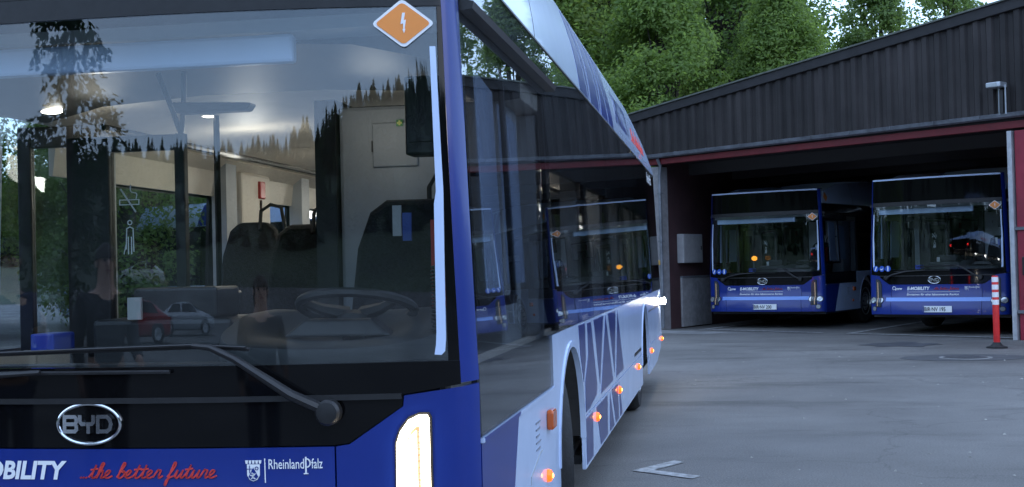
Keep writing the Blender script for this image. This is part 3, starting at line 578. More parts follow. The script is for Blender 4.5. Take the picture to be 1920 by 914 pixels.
# ------------------------------------------------------------------ ground
def gz(x, y):
    z = .06*min(1, max(0, (y-11)/7))
    if y < -14: z += .02*(-14-max(y, -38)) + 2.2*min(1, max(0, (-38-y)/3.5))
    return z
def asphalt():
    M = bpy.data.materials.new('asphalt'); M.use_nodes = True; n = M.node_tree.nodes; l = M.node_tree.links; b = n['Principled BSDF']
    t = n.new('ShaderNodeTexCoord')
    def noise(sc, det, ro=.6, vec=None):
        x = n.new('ShaderNodeTexNoise'); x.inputs['Scale'].default_value = sc; x.inputs['Detail'].default_value = det; x.inputs['Roughness'].default_value = ro
        l.new(vec or t.outputs['Object'], x.inputs['Vector']); return x.outputs['Fac']
    def ramp(f, p0, p1, c0, c1):
        r = n.new('ShaderNodeValToRGB'); r.color_ramp.elements[0].position = p0; r.color_ramp.elements[1].position = p1
        r.color_ramp.elements[0].color = (*c0, 1); r.color_ramp.elements[1].color = (*c1, 1); l.new(f, r.inputs[0]); return r.outputs[0]
    def mixc(mode, f, a, c):
        m_ = n.new('ShaderNodeMix'); m_.data_type = 'RGBA'; m_.blend_type = mode
        if isinstance(f, float): m_.inputs['Factor'].default_value = f
        else: l.new(f, m_.inputs['Factor'])
        l.new(a, m_.inputs['A']); l.new(c, m_.inputs['B']); return m_.outputs['Result']
    base = ramp(noise(.35, 5), .35, .7, (.1,.0955,.09), (.175,.168,.158))
    mp_ = n.new('ShaderNodeMapping'); mp_.inputs['Scale'].default_value = (.25,1,1); mp_.inputs['Rotation'].default_value = (0,0,.7); l.new(t.outputs['Object'], mp_.inputs[0])
    st = ramp(noise(.9, 6, .65, mp_.outputs[0]), .52, .66, (1,1,1), (.52,.52,.52))
    sp = ramp(noise(70, 3, .8), .36, .64, (.55,.55,.55), (1.4,1.4,1.4))
    c = mixc('MULTIPLY', 1., base, st); c = mixc('MULTIPLY', .8, c, sp)
    vo = n.new('ShaderNodeTexVoronoi'); vo.feature = 'DISTANCE_TO_EDGE'; vo.inputs['Scale'].default_value = .28
    dn = n.new('ShaderNodeTexNoise'); dn.inputs['Scale'].default_value = 1.1; dn.inputs['Detail'].default_value = 6
    l.new(t.outputs['Object'], dn.inputs['Vector']); va = n.new('ShaderNodeVectorMath'); va.operation = 'MULTIPLY_ADD'; va.inputs[1].default_value = (1.6,1.6,0)
    l.new(dn.outputs['Color'], va.inputs[0]); l.new(t.outputs['Object'], va.inputs[2]); l.new(va.outputs[0], vo.inputs['Vector'])
    ck = ramp(vo.outputs['Distance'], 0., .006, (.55,.55,.55), (1,1,1)); c = mixc('MULTIPLY', .6, c, ck)
    l.new(c, b.inputs['Base Color'])
    rr = ramp(noise(.6, 4), .3, .7, (.62,.62,.62), (.82,.82,.82)); l.new(rr, b.inputs['Roughness'])
    bp = n.new('ShaderNodeBump'); bp.inputs['Strength'].default_value = .6; bp.inputs['Distance'].default_value = .012; l.new(noise(75, 4), bp.inputs['Height']); l.new(bp.outputs[0], b.inputs['Normal'])
    return M
ASPH = asphalt()
xs = [-400,-200,-100,-60]+frange(-40,40,2)+[60,100,200,400]; ys = [-400,-200,-120,-80]+frange(-60,-44,2)+frange(-42,-36,.5)+frange(-34,44,2)+[60,100,200,400]
g = MB(); nx = len(xs)
g.v = [(x, y, gz(x, y)) for y in ys for x in xs]
g.f = [(j*nx+i, j*nx+i+1, (j+1)*nx+i+1, (j+1)*nx+i) for j in range(len(ys)-1) for i in range(nx-1)]
tag(g.build('ground', ASPH, None, True), kind='structure')
PAINT = mat('worn_road_paint', (.5,.5,.49), .75, col2=(.17,.168,.165), nscale=14)
def decal(name, poly, m, h, label=None):
    mb = MB(); vs = [(x, y, gz(x, y)+h) for x, y in poly]; n_ = len(vs)
    mb.add(vs+[(x, y, z-.003) for x, y, z in vs], [tuple(range(n_)), tuple(range(n_, 2*n_))[::-1]])
    o = mb.build(name, m); tag(o, kind='structure'); return o
def strip(a, b, w):
    a, b = Vector(a), Vector(b); d = (b-a).normalized(); n_ = Vector((-d.y, d.x))*w/2; return [tuple(p) for p in (a+n_, a-n_, b-n_, b+n_)]
GA, GB = Vector((-.5, 22.9)), Vector((5.48, 17.95)); GD = (GB-GA).normalized(); GN = Vector((GD.y, -GD.x))   # garage front line, outward normal
AX = Vector((math.sin(R(25.3)), math.cos(R(25.3))))                                                         # direction of the bays
def gp(s, d=0): p = GA+GD*s+GN*d; return (p.x, p.y)
CONC = mat('worn_concrete', (.2,.2,.195), .8, noise=.25, nscale=1.2, bump=.2)
decal('apron_strip', [gp(-.2,.05), gp(-.2,.9), gp(12,.9), gp(12,.05)], mat('apron_asphalt', (.19,.19,.19), .8, noise=.3, nscale=1.5), .005)
decal('bay_line', strip((.28,22.6), (.28+AX.x*9, 22.6+AX.y*9), .12), PAINT, .010)
decal('bay_line', strip(gp(.9,-.35), gp(3.7,-.35), .12), PAINT, .012)
decal('bay_line', strip(gp(4.3,-.35), gp(7.6,-.35), .12), PAINT, .012)
p = Vector(gp(4.3,-.35)); decal('bay_line', strip((p.x, p.y), (p.x+AX.x*9, p.y+AX.y*9), .12), PAINT, .010)
decal('painted_arrow', [(.12,5.0),(.40,5.47),(.47,5.38),(.27,5.03)], PAINT, .006)
decal('painted_arrow', [(.12,5.0),(.27,5.03),(.60,4.78),(.55,4.67)], PAINT, .006)
decal('oil_stain', [(3.55+.55*math.cos(a*.35)*(1+.25*math.sin(a*2.3)), 17.3+.5*math.sin(a*.35)*(1+.3*math.cos(a*1.7))) for a in range(18)], mat('damp_stain', (.055,.056,.06), .6, noise=.3, nscale=3), .005)
mh = empty('manhole_cover', (4.1,14.7,gz(4,14.7)), 0, kind='structure')
MB().lathe([(.36,-.02),(.36,.006),(.31,.006)], (0,0,0), 'z', 28).build('ring', CONC, mh)
MB().lathe([(.30,-.02),(.30,.008),(.28,.009)], (0,0,0), 'z', 28).build('lid', mat('iron', (.05,.05,.052), .55, noise=.4, nscale=15), mh)
decal('asphalt_patch', [(4.1+.9*math.cos(a*.5236), 14.7+.55*math.sin(a*.5236)) for a in range(12)], mat('patch_asphalt', (.065,.066,.07), .8, noise=.2, nscale=6), .004)

# ------------------------------------------------------------------ garage
G = empty('bus_garage', (0,0,0), 0, label='open bus garage with dark corrugated gable and red posts', cat='garage')
CLAD = mat('dark_corrugated_cladding', (.028,.0235,.023), .6, noise=.3, nscale=1.1, spec=.3)
_n = CLAD.node_tree.nodes; _l = CLAD.node_tree.links; _b = _n['Principled BSDF']; _src = _b.inputs['Base Color'].links[0].from_socket
_oi = _n.new('ShaderNodeObjectInfo'); _mr = _n.new('ShaderNodeMapRange'); _mr.inputs['To Min'].default_value = .8; _mr.inputs['To Max'].default_value = 1.2; _l.new(_oi.outputs['Random'], _mr.inputs['Value'])
_tc = _n.new('ShaderNodeTexCoord'); _mp = _n.new('ShaderNodeMapping'); _mp.inputs['Scale'].default_value = (9, 9, .5); _l.new(_tc.outputs['Object'], _mp.inputs[0])
_nz = _n.new('ShaderNodeTexNoise'); _nz.inputs['Scale'].default_value = 1.0; _nz.inputs['Detail'].default_value = 5; _l.new(_mp.outputs[0], _nz.inputs['Vector'])
_m2 = _n.new('ShaderNodeMapRange'); _m2.inputs['From Min'].default_value = .3; _m2.inputs['From Max'].default_value = .7; _m2.inputs['To Min'].default_value = .7; _m2.inputs['To Max'].default_value = 1.3; _l.new(_nz.outputs['Fac'], _m2.inputs['Value'])
_mu = _n.new('ShaderNodeMath'); _mu.operation = 'MULTIPLY'; _l.new(_mr.outputs[0], _mu.inputs[0]); _l.new(_m2.outputs[0], _mu.inputs[1])
_vm = _n.new('ShaderNodeVectorMath'); _vm.operation = 'SCALE'; _l.new(_src, _vm.inputs[0]); _l.new(_mu.outputs[0], _vm.inputs['Scale']); _l.new(_vm.outputs[0], _b.inputs['Base Color'])
TRIM = mat('dark_roof_trim', (.015,.0135,.0145), .7, noise=.35, nscale=5)
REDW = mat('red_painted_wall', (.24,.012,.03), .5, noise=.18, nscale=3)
REDB = mat('red_beam_shaded', (.12,.004,.008), .6, noise=.2, nscale=4)  # lintel red, darkened in the colour for the shade it lies in
ZINC = mat('zinc_gutter', (.16,.17,.19), .45, metal=.4, noise=.3, nscale=5)
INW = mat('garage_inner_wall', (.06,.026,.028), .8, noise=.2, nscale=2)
DARKW = mat('garage_dark_wall', (.02,.018,.018), .9, noise=.3, nscale=2)  # even near-black for back wall, right wall and ceiling
GZ0 = .06
def top(s): return 4.62+.114*(s+.8)
def G3(s, z, d): x, y = gp(s, d); return (x, y, z)
# corrugated sheets
pit = .24; S0, S1 = -.85, 12.2; ss = S0; nsh = 0
while ss < S1-.1:
    e_ = min(ss+pit*5, S1); mb = MB(); pts = []
    q = ss
    while q < e_-1e-4:
        pts += [(q,0),(q+.085,0),(q+.12,.042),(q+.205,.042)]; q += pit
    pts.append((min(q, e_),0))
    vs = [G3(a, 3.74, .02+b) for a, b in pts]+[G3(a, top(a)-.10, .02+b) for a, b in pts]; n_ = len(pts)
    vs += [G3(a, 3.74, .012+b) for a, b in pts]+[G3(a, top(a)-.10, .012+b) for a, b in pts]
    fs = [(i,i+1,n_+i+1,n_+i) for i in range(n_-1)]+[(2*n_+i+1,2*n_+i,3*n_+i,3*n_+i+1) for i in range(n_-1)]
    mb.add(vs, fs).build('cladding_sheet', CLAD, G); ss = e_
def gbox(s0, s1, z0, z1, d0, d1, name, m, bevel=0., parent=None):
    mb = MB(); f = lambda a, b, d: G3(a, b, d)
    mb.prism([(s0,z0),(s1,z0),(s1,z1),(s0,z1)], f, d0, d1); return mb.build(name, m, parent or G, bevel=bevel)
mb = MB().prism([(S0-.1,top(S0-.1)-.16),(S1,top(S1)-.16),(S1,top(S1)+.02),(S0-.1,top(S0-.1)+.02)], lambda a, b, d: G3(a, b, d), -.1, .10); mb.build('verge_trim', TRIM, G, bevel=.01)
mb = MB().prism([(S0-.12,top(S0-.12)+.021),(S1,top(S1)+.021),(S1,top(S1)+.05),(S0-.12,top(S0-.12)+.05)], lambda a, b, d: G3(a, b, d), -.1, .13); mb.build('verge_cap', mat('mossy_cap', (.11,.12,.10), .8, noise=.35, nscale=8), G)
gbox(S0, S1, 3.745, top(S0)-.2, -.12, -.02, 'gable_wall', TRIM)
mb = MB().prism([(S0,4.3),(S1,4.3),(S1,top(S1)-.17),(S0,top(S0)-.17)], lambda a, b, d: G3(a, b, d), -.12, -.02)
mb.build('gable_wall', TRIM, G)
gut = MB(); pr = [(.02,0),(.035,-.06),(.08,-.085),(.125,-.06),(.14,0),(.13,.004),(.115,-.05),(.08,-.073),(.045,-.05),(.03,.004)]
n_ = len(pr); a0, a1 = S0-.1, S1
gut.add([G3(a0, 3.735+b, a) for a, b in pr]+[G3(a1, 3.80+b, a) for a, b in pr], [(i,(i+1)%n_,n_+(i+1)%n_,n_+i) for i in range(n_)]+[tuple(range(n_)),tuple(range(n_,2*n_))]).build('gutter', ZINC, G)
for s in frange(-.3, 11.5, .85): gbox(s, s+.015, 3.70+.004*s, 3.752+.004*s, .015, .148, 'gutter_bracket', ZINC)
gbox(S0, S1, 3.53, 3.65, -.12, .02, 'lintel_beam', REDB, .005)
gbox(S0, S1, 3.655, 3.74, -.12, .0, 'lintel_board', TRIM)
# left jamb, downpipe
gbox(-.30, -.06, GZ0, 3.488, -.3, -.02, 'jamb', mat('grey_jamb', (.23,.22,.225), .6, noise=.2), .01)
mb = MB().tube([G3(.02,.1,.03), G3(.02,3.3,.03), G3(.02,3.5,-.0), G3(.02,3.64,.08)], .035, 10); mb.build('downpipe', ZINC, G, True)
for z in (.8,1.9,2.9): gbox(-.03,.07,z,z+.03,-.02,.07,'pipe_clip',ZINC)
mb = MB(); mb.lathe([(.05,0),(.05,.08),(.03,.1)], G3(-.04,1.42,.05), 'z', 12); mb.build('valve', mat('brass', (.5,.3,.08), .4, metal=.6), G, True)
# right jamb and wall
gbox(7.72, 7.80, GZ0, 3.488, -.2, .05, 'door_rail', mat('galvanised', (.42,.43,.45), .45, metal=.3, noise=.15), .004)
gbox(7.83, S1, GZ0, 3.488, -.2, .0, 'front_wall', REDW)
for z in (1.86,.5): gbox(7.81, S1, z, z+.05, .0, .04, 'wall_rail', ZINC)
mb = gbox(7.92, 8.2, 1.12, 1.42, .001, .06, 'junction_box', BLACKP, .01)
# side/back walls, roof slab (bays run obliquely to the front)
def wallseg(a, b, z0, z1, th, name, m):
    a, b = Vector(a), Vector(b); d = (b-a).normalized(); n__ = Vector((-d.y, d.x))*th
    mb = MB(); vs = [(p.x, p.y, z) for z in (z0, z1) for p in (a, b, b+n__, a+n__)]
    mb.add(vs, [(0,1,2,3),(4,7,6,5),(0,4,5,1),(1,5,6,2),(2,6,7,3),(3,7,4,0)]); return mb.build(name, m, G)
lf = Vector(gp(-.06,-.3)); lb = lf+AX*14; rf_ = Vector(gp(S1,-.2)); rb = rf_+AX*14
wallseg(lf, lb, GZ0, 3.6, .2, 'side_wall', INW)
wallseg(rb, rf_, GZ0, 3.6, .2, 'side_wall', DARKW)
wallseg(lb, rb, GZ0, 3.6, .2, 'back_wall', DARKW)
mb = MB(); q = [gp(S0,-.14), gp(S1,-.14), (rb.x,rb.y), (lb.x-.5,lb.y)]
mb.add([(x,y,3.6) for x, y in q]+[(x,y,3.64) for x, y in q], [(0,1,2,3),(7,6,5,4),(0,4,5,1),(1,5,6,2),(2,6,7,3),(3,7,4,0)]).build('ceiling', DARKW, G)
mb = MB(); zt = [top(S0)-.0, top(S1)-.0, top(S1), top(S0)]
mb.add([(x,y,z-.03) for (x,y), z in zip(q, zt)]+[(x,y,z+.015) for (x,y), z in zip(q, zt)], [(0,1,2,3),(7,6,5,4),(0,4,5,1),(1,5,6,2),(2,6,7,3),(3,7,4,0)]).build('roof', TRIM, G)
for i in range(5):
    a_ = Vector(gp(.2,-1.2-2.2*i)); b_ = Vector(gp(12,-1.2-2.2*i)); off = AX*(1.+2.2*i); a_ = lf+off; b_ = rf_+off
    wallseg(a_, b_, 3.36, 3.598, .12, 'roof_beam', mat('beam_grey', (.06,.055,.055), .8))
# fittings on the left inner wall
def onwall(t, z, w_, h_, d_, name, m, label, cat, bevel=.01):
    n__ = Vector((AX.y, -AX.x)); c = lf+AX*t
    e = empty(name, (c.x, c.y, z)); e.rotation_euler = (0, 0, math.atan2(AX.y, AX.x)); tag(e, label, cat)
    MB().box((0,-d_-.004,0),(w_,-.004,h_)).build('case', m, e, bevel=bevel); return e
e = onwall(.35,1.45,.9,.62,.16,'electric_cabinet', mat('cabinet_grey',(.34,.33,.33),.5,noise=.1), 'grey electric cabinet mounted on the inner left garage wall','cabinet')
MB().box((.03,-.169,.03),(.87,-.163,.59)).build('door', MATS['cabinet_grey'], e, bevel=.006); MB().box((.8,-.178,.28),(.83,-.168,.36)).build('latch', BLACKP, e)
e = onwall(.45,.08,1.4,1.05,.05,'plinth_panel', mat('plinth_grey',(.28,.27,.27),.7,noise=.2), 'pale grey plinth board at the foot of the inner garage wall','panel'); MB().box((0,-.07,1.05),(1.4,-.004,1.09)).build('cap', ZINC, e)
fe = empty('fire_extinguisher', (lf.x+AX.x*2.6+.16, lf.y+AX.y*2.6-.07, .75)); tag(fe, 'red fire extinguisher hanging on the inner left garage wall', 'extinguisher')
MB().lathe([(.02,0),(.08,.02),(.08,.42),(.05,.5),(.025,.53)], (0,0,0), 'z', 16).build('cylinder', REDP, fe, True); MB().box((-.02,-.06,.53),(.02,.07,.58)).build('valve', BLACKP, fe); MB().tube([(0,-.05,.55),(.06,-.1,.4),(.08,-.08,.15)], .012, 6).build('hose', RUBBER, fe, True); MB().box((-.1,.0,.3),(.02,.02,.36)).build('bracket', BLACKP, fe)
# wall floodlight on the gable
fl = empty('floodlight', G3(7.6,3.76,.14)); fl.rotation_euler = (0,0,math.atan2(GD.y,GD.x)); tag(fl, 'small silver floodlight on brackets above the garage gutter', 'floodlight')
GV = mat('floodlight_metal', (.45,.48,.52), .35, metal=.6, noise=.15)
MB().box((-.10,-.14,.44),(.16,.14,.53)).build('head', GV, fl, bevel=.02); MB().box((-.08,-.145,.455),(.1,-.139,.515)).build('lens', LENS, fl)
for x in (.06,.17): MB().tube([(x,0,0),(x,0,.48)], .014, 6).build('bracket', GV, fl)
MB().box((.08,-.03,.02),(.14,.05,.4)).build('driver_box', BLACKP, fl)
cl_ = empty('garage_lamp', (6.5,21.3,3.4)); tag(cl_, 'dim orange lamp deep under the garage roof', 'lamp')
MB().box((-.25,-.05,0),(.25,.05,.06)).build('housing', BLACKP, cl_); MB().box((-.2,-.03,-.02),(.2,.03,0)).build('tube', mat('dim_orange_lamp',(1,.4,.05),.4,emis=(1,.4,.06),estr=.8), cl_)
# red and white bollard
bo = empty('bollard', (4.85,16.35,gz(4.85,16.35))); tag(bo, 'red flexible bollard with white bands and black foot before the garage', 'bollard')
RP = mat('bollard_red', (.62,.02,.02), .45, noise=.1)
MB().lathe([(.155,0),(.155,.02),(.09,.04),(.05,.09)], (0,0,0), 'z', 24).build('foot', RUBBER, bo, True)
MB().lathe([(.046,.08),(.048,.1),(.048,1.08),(.04,1.1)], (0,0,0), 'z', 20).build('post', RP, bo, True)
for i in range(4): MB().lathe([(.0492,0),(.0492,.075)], (0,0,.66+i*.115), 'z', 20).build('band', mat('reflective_white',(.8,.8,.82),.4), bo, True)

# ------------------------------------------------------------------ trees
BARK = mat('bark', (.05,.042,.034), .9, noise=.4, nscale=12, bump=.5, bscale=20)
def leafmat(name, c1, c2):
    M = mat(name, c1, .6, col2=c2, nscale=.9, spec=.25); n = M.node_tree.nodes; b = n['Principled BSDF']
    tr = n.new('ShaderNodeBsdfTranslucent'); tr.inputs[0].default_value = (c1[0]*1.2, c1[1]*1.25, c1[2]*.8, 1); ms = n.new('ShaderNodeMixShader'); ms.inputs[0].default_value = .6
    o = [x for x in n if x.type == 'OUTPUT_MATERIAL'][0]; M.node_tree.links.new(b.outputs[0], ms.inputs[1]); M.node_tree.links.new(tr.outputs[0], ms.inputs[2]); M.node_tree.links.new(ms.outputs[0], o.inputs[0]); return M
LEAF = leafmat('leaf_green', (.23,.31,.10), (.12,.19,.06)); LEAF2 = leafmat('leaf_pale', (.2,.27,.1), (.12,.19,.075)); LEAFB = leafmat('leaf_deep', (.17,.25,.08), (.09,.15,.05)); LEAFC = leafmat('leaf_yellowish', (.25,.3,.09), (.13,.19,.055))
LEAF3 = leafmat('needle_green', (.04,.075,.04), (.02,.045,.028))
def tree_meshes(seed, h, rad, nclump, per, size, low=.25):
    rn = random.Random(seed); tk = MB(); 
    pts = [(rn.uniform(-.25,.25)*i*.3, rn.uniform(-.25,.25)*i*.3, h*.86*i/7) for i in range(8)]
    tk.tube(pts, [.03*h*(1-i/8.3)+.02 for i in range(8)], 8)
    cents = []
    for k in range(nclump):
        t = rn.uniform(low, 1); a = rn.uniform(0, 6.283); prof = math.sin(math.pi*min(1, (t-low+.12)/(1.12-low))**.75)
        r = rad*prof*rn.uniform(.35, 1.05)**.6; cents.append(Vector((r*math.cos(a), r*math.sin(a), h*t)))
    for c in cents[:max(16, nclump//4)]:
        i = min(6, max(1, int(c.z/h*7*.72))); p0 = Vector(pts[i]); md = (p0+c)/2+Vector((0,0,-.05*h*rn.random()))
        r0 = .012*h*(1-i/9); tk.tube([p0, md, c], [r0, r0*.6, .012], 5, False)
    v = []; f = []
    for c in cents:
        cr_ = rn.uniform(.5,1.0)*rad*.3
        for j in range(per):
            d = Vector((rn.gauss(0,1), rn.gauss(0,1), rn.gauss(0,.62))); d = d.normalized()*cr_*rn.uniform(.45,1.05)
            p = c+d; n_ = (d.normalized()*.6+Vector((rn.gauss(0,.5), rn.gauss(0,.5), rn.gauss(.5,.5)))).normalized()
            a = n_.orthogonal().normalized(); a = Matrix.Rotation(rn.uniform(0,6.28),3,n_) @ a; b = n_.cross(a)
            s_ = size*rn.uniform(.6,1.3); k = len(v)
            v += [tuple(p-a*s_*.5), tuple(p+b*s_*.3), tuple(p+a*s_*.6), tuple(p-b*s_*.3)]; f.append((k,k+1,k+2,k+3))
    lm = bpy.data.meshes.new('crown'); lm.from_pydata(v, [], f); tm = tk.mesh('trunk', True); tm.materials.append(BARK)
    return tm, lm
KINDS = [tree_meshes(1,14,3.9,210,330,.17,.06), tree_meshes(2,15,4.3,230,310,.17,.08), tree_meshes(3,12,2.6,80,230,.14,.2), tree_meshes(4,11,2.4,120,300,.14,.1)]
def tree(k, x, y, sc, rz, lmat, label, group='trees behind the garage', z=None, name='deciduous_tree'):
    e = empty(name, (x, y, gz(x, y) if z is None else z), rz, label=label, cat='tree', group=group); e.scale = (sc, sc, sc)
    for nm, me in zip(('trunk','crown'), KINDS[k]):
        o = bpy.data.objects.new(nm, me); COL.objects.link(o); o.parent = e
        if nm == 'crown':
            if not me.materials: me.materials.append(lmat)
            o.material_slots[0].link = 'OBJECT'; o.material_slots[0].material = lmat
    return e
def W(px, y): return .81+(y+4.09)*math.tan(math.atan((px-960)/2400)-YAW)
for i, (k, px_, y, sc, lm_, lab) in enumerate((
    (0, 1010, 44, 1.05, LEAF, 'dense green tree rising directly behind the foreground bus roof'),
    (1, 1130, 46, 1.08, LEAF, 'leafy green tree just right of the bus roof, behind the garage'),
    (0, 1245, 41, .86, LEAF, 'rounded bright green tree over the low end of the garage gable'),
    (1, 1375, 49, 1.16, LEAF, 'tall tree with dark bare limbs behind the middle of the gable'),
    (0, 1475, 43, .80, LEAF, 'green tree beside the gap of open sky above the gable'),
    (3, 1655, 46, 1.14, LEAF2, 'small pointed pale green tree right of the sky gap'),
    (2, 1790, 54, 1.25, LEAF2, 'thin airy tree showing sky above the high end of the gable'),
    (1, 1300, 60, 1.2, LEAF, 'tree farther back filling the gap between the front crowns'),
    (1, 1190, 52, 1.15, LEAF, 'tree standing back between the two crowns nearest the bus roof'),
    (0, 1430, 56, 1.12, LEAF, 'tree standing back to the left of the sky gap'),
    (0, 1060, 56, 1.2, LEAF, 'tall tree standing back above the bus roof edge'),
    (0, 880, 50, 1.1, LEAF, 'tree hidden mostly behind the foreground bus at centre'))):
    tree(k, W(px_, y), y, sc, i*1.3, lm_ if lm_ is LEAF2 else (LEAF, LEAFC, LEAF, LEAFB)[i % 4], lab)
for i, (x, y, sc) in enumerate(((-14,26,.7),(-19,22,.8),(-24,30,1),(-17,33,.9),(-26,16,.9),(-12,38,.9),(-22,10,.8))):
    tree(i % 2, x, y, sc, i*2.1, LEAF, ('low green tree nearest the far left bus', 'broad green tree left of the far bus, seen through the windscreen', 'large tree high on the left bank', 'green tree behind the far left bus', 'green tree at the far left window of the front bus', 'tree between the far left bus and the garage', 'nearest tree on the left bank beside the front door')[i], 'trees on the left bank')
# conifers
def conifer_mesh(seed, h, rad, tiers, seg):
    rn = random.Random(seed); v = []; f = []
    for t in range(tiers):
        q = t/tiers; z = h*(.06+.94*q); r = rad*(1-q)**.9+.006*h
        for j in range(seg):
            a = 6.283*j/seg+rn.uniform(-.3,.3); rr = r*rn.uniform(.6,1.15); d = Vector((math.cos(a), math.sin(a), 0)); s_ = Vector((-d.y, d.x, 0)); w_ = rr*.26+.006*h
            k = len(v); zz = z+rn.uniform(-.3,.3)*h/tiers
            v += [tuple(Vector((0,0,zz+h/tiers*.9))), tuple(d*rr*.6+s_*w_+Vector((0,0,zz))), tuple(d*rr+Vector((0,0,zz-rr*.22))), tuple(d*rr*.6-s_*w_+Vector((0,0,zz)))]; f += [(k,k+1,k+2),(k,k+2,k+3)]
    return v, f
v = []; f = []; rn = random.Random(31)
for t in range(150):
    q = t/150; z = 1.5+17.5*q; L_ = (4.6*(1-q)**.8+.25)*rn.uniform(.55,1.1); a = rn.uniform(0,6.283); d = Vector((math.cos(a), math.sin(a), 0)); sd_ = Vector((-d.y, d.x, 0))
    for j in range(48):
        u_ = rn.random()**.7; w_ = L_*.26*(1.1-u_); p = d*L_*u_+sd_*rn.uniform(-w_, w_)+Vector((0,0,z-L_*.28*u_*u_-rn.random()*.5*(.4+u_)))
        k = len(v); e_ = (d*rn.uniform(.1,.3)+sd_*rn.uniform(-.2,.2)+Vector((0,0,-rn.uniform(.0,.25)))); g_ = Vector((rn.gauss(0,.08), rn.gauss(0,.08), rn.gauss(0,.08)))
        v += [tuple(p), tuple(p+e_*.5+g_), tuple(p+e_), tuple(p+e_*.5-g_)]; f.append((k,k+1,k+2,k+3))
cf = empty('conifer', (-22,-36,gz(-22,-36)), 0, label='tall dark conifer behind the photographer, mirrored in the windscreen', cat='tree'); cf.scale = (1.45,1.45,1.12)
MB().add(v, f).build('crown', LEAF3, cf); MB().tube([(0,0,0),(0,0,10),(0,0,18)], [.3,.18,.03], 8).build('trunk', BARK, cf, True)
# hills round the yard
def hz_(az):      # az: degrees from -Y towards +X ; height of the hill
    pts = [(-180,8),(-120,16),(-60,26),(-35,27),(-15,27),(-5,30),(3,37),(12,42),(40,40),(80,30),(130,7),(180,8)]
    for (a, b), (c, d) in zip(pts, pts[1:]):
        if a <= az <= c: t = (az-a)/(c-a); return b+(d-b)*t
hv = []; hf = []; rs = [62,75,90,110,130,150,175,210]; na = 90
def hp(az, r):
    a = R(az); t = max(0, min(1, (r-62)/113)); t = t*t*(3-2*t); x, y = r*math.sin(a), -r*math.cos(a)
    return (x, y, gz(x, max(y, -55))-.3+hz_(az)*t*(1 if r < 180 else .93))
for r in rs:
    for j in range(na): hv.append(hp(-180+4*j, r))
for i in range(len(rs)-1):
    for j in range(na): hf.append((i*na+j, i*na+(j+1) % na, (i+1)*na+(j+1) % na, (i+1)*na+j))
tag(MB().add(hv, hf).build('hillside', mat('hill_grass', (.035,.05,.022), .95, noise=.4, nscale=.1), None, True), kind='structure')
rn = random.Random(9); wood = MB()
protos = [conifer_mesh(20+i, 1, (.5,.42,.6,.36)[i], 13, 9) for i in range(4)]
for i in range(2400):
    az = rn.uniform(-180, 180) if i % 3 else rn.uniform(-50, 45); r = rn.uniform(95, 185); x, y, z = hp(az, r); h = rn.uniform(3, 5.5) if az < -6 else rn.uniform(4, 7); v, f = protos[i % 4]; a = rn.uniform(0, 6.28)
    ca, sa = math.cos(a), math.sin(a); wood.add([(x+h*(p[0]*ca-p[1]*sa), y+h*(p[0]*sa+p[1]*ca), z-.3+h*p[2]) for p in v], f)
me = bpy.data.meshes.new('wood'); me.from_pydata(wood.v, [], wood.f); me.materials.append(LEAF3); wo = bpy.data.objects.new('wood', me); COL.objects.link(wo); tag(wo, 'dark conifer wood covering the hillside', 'wood', kind='stuff')

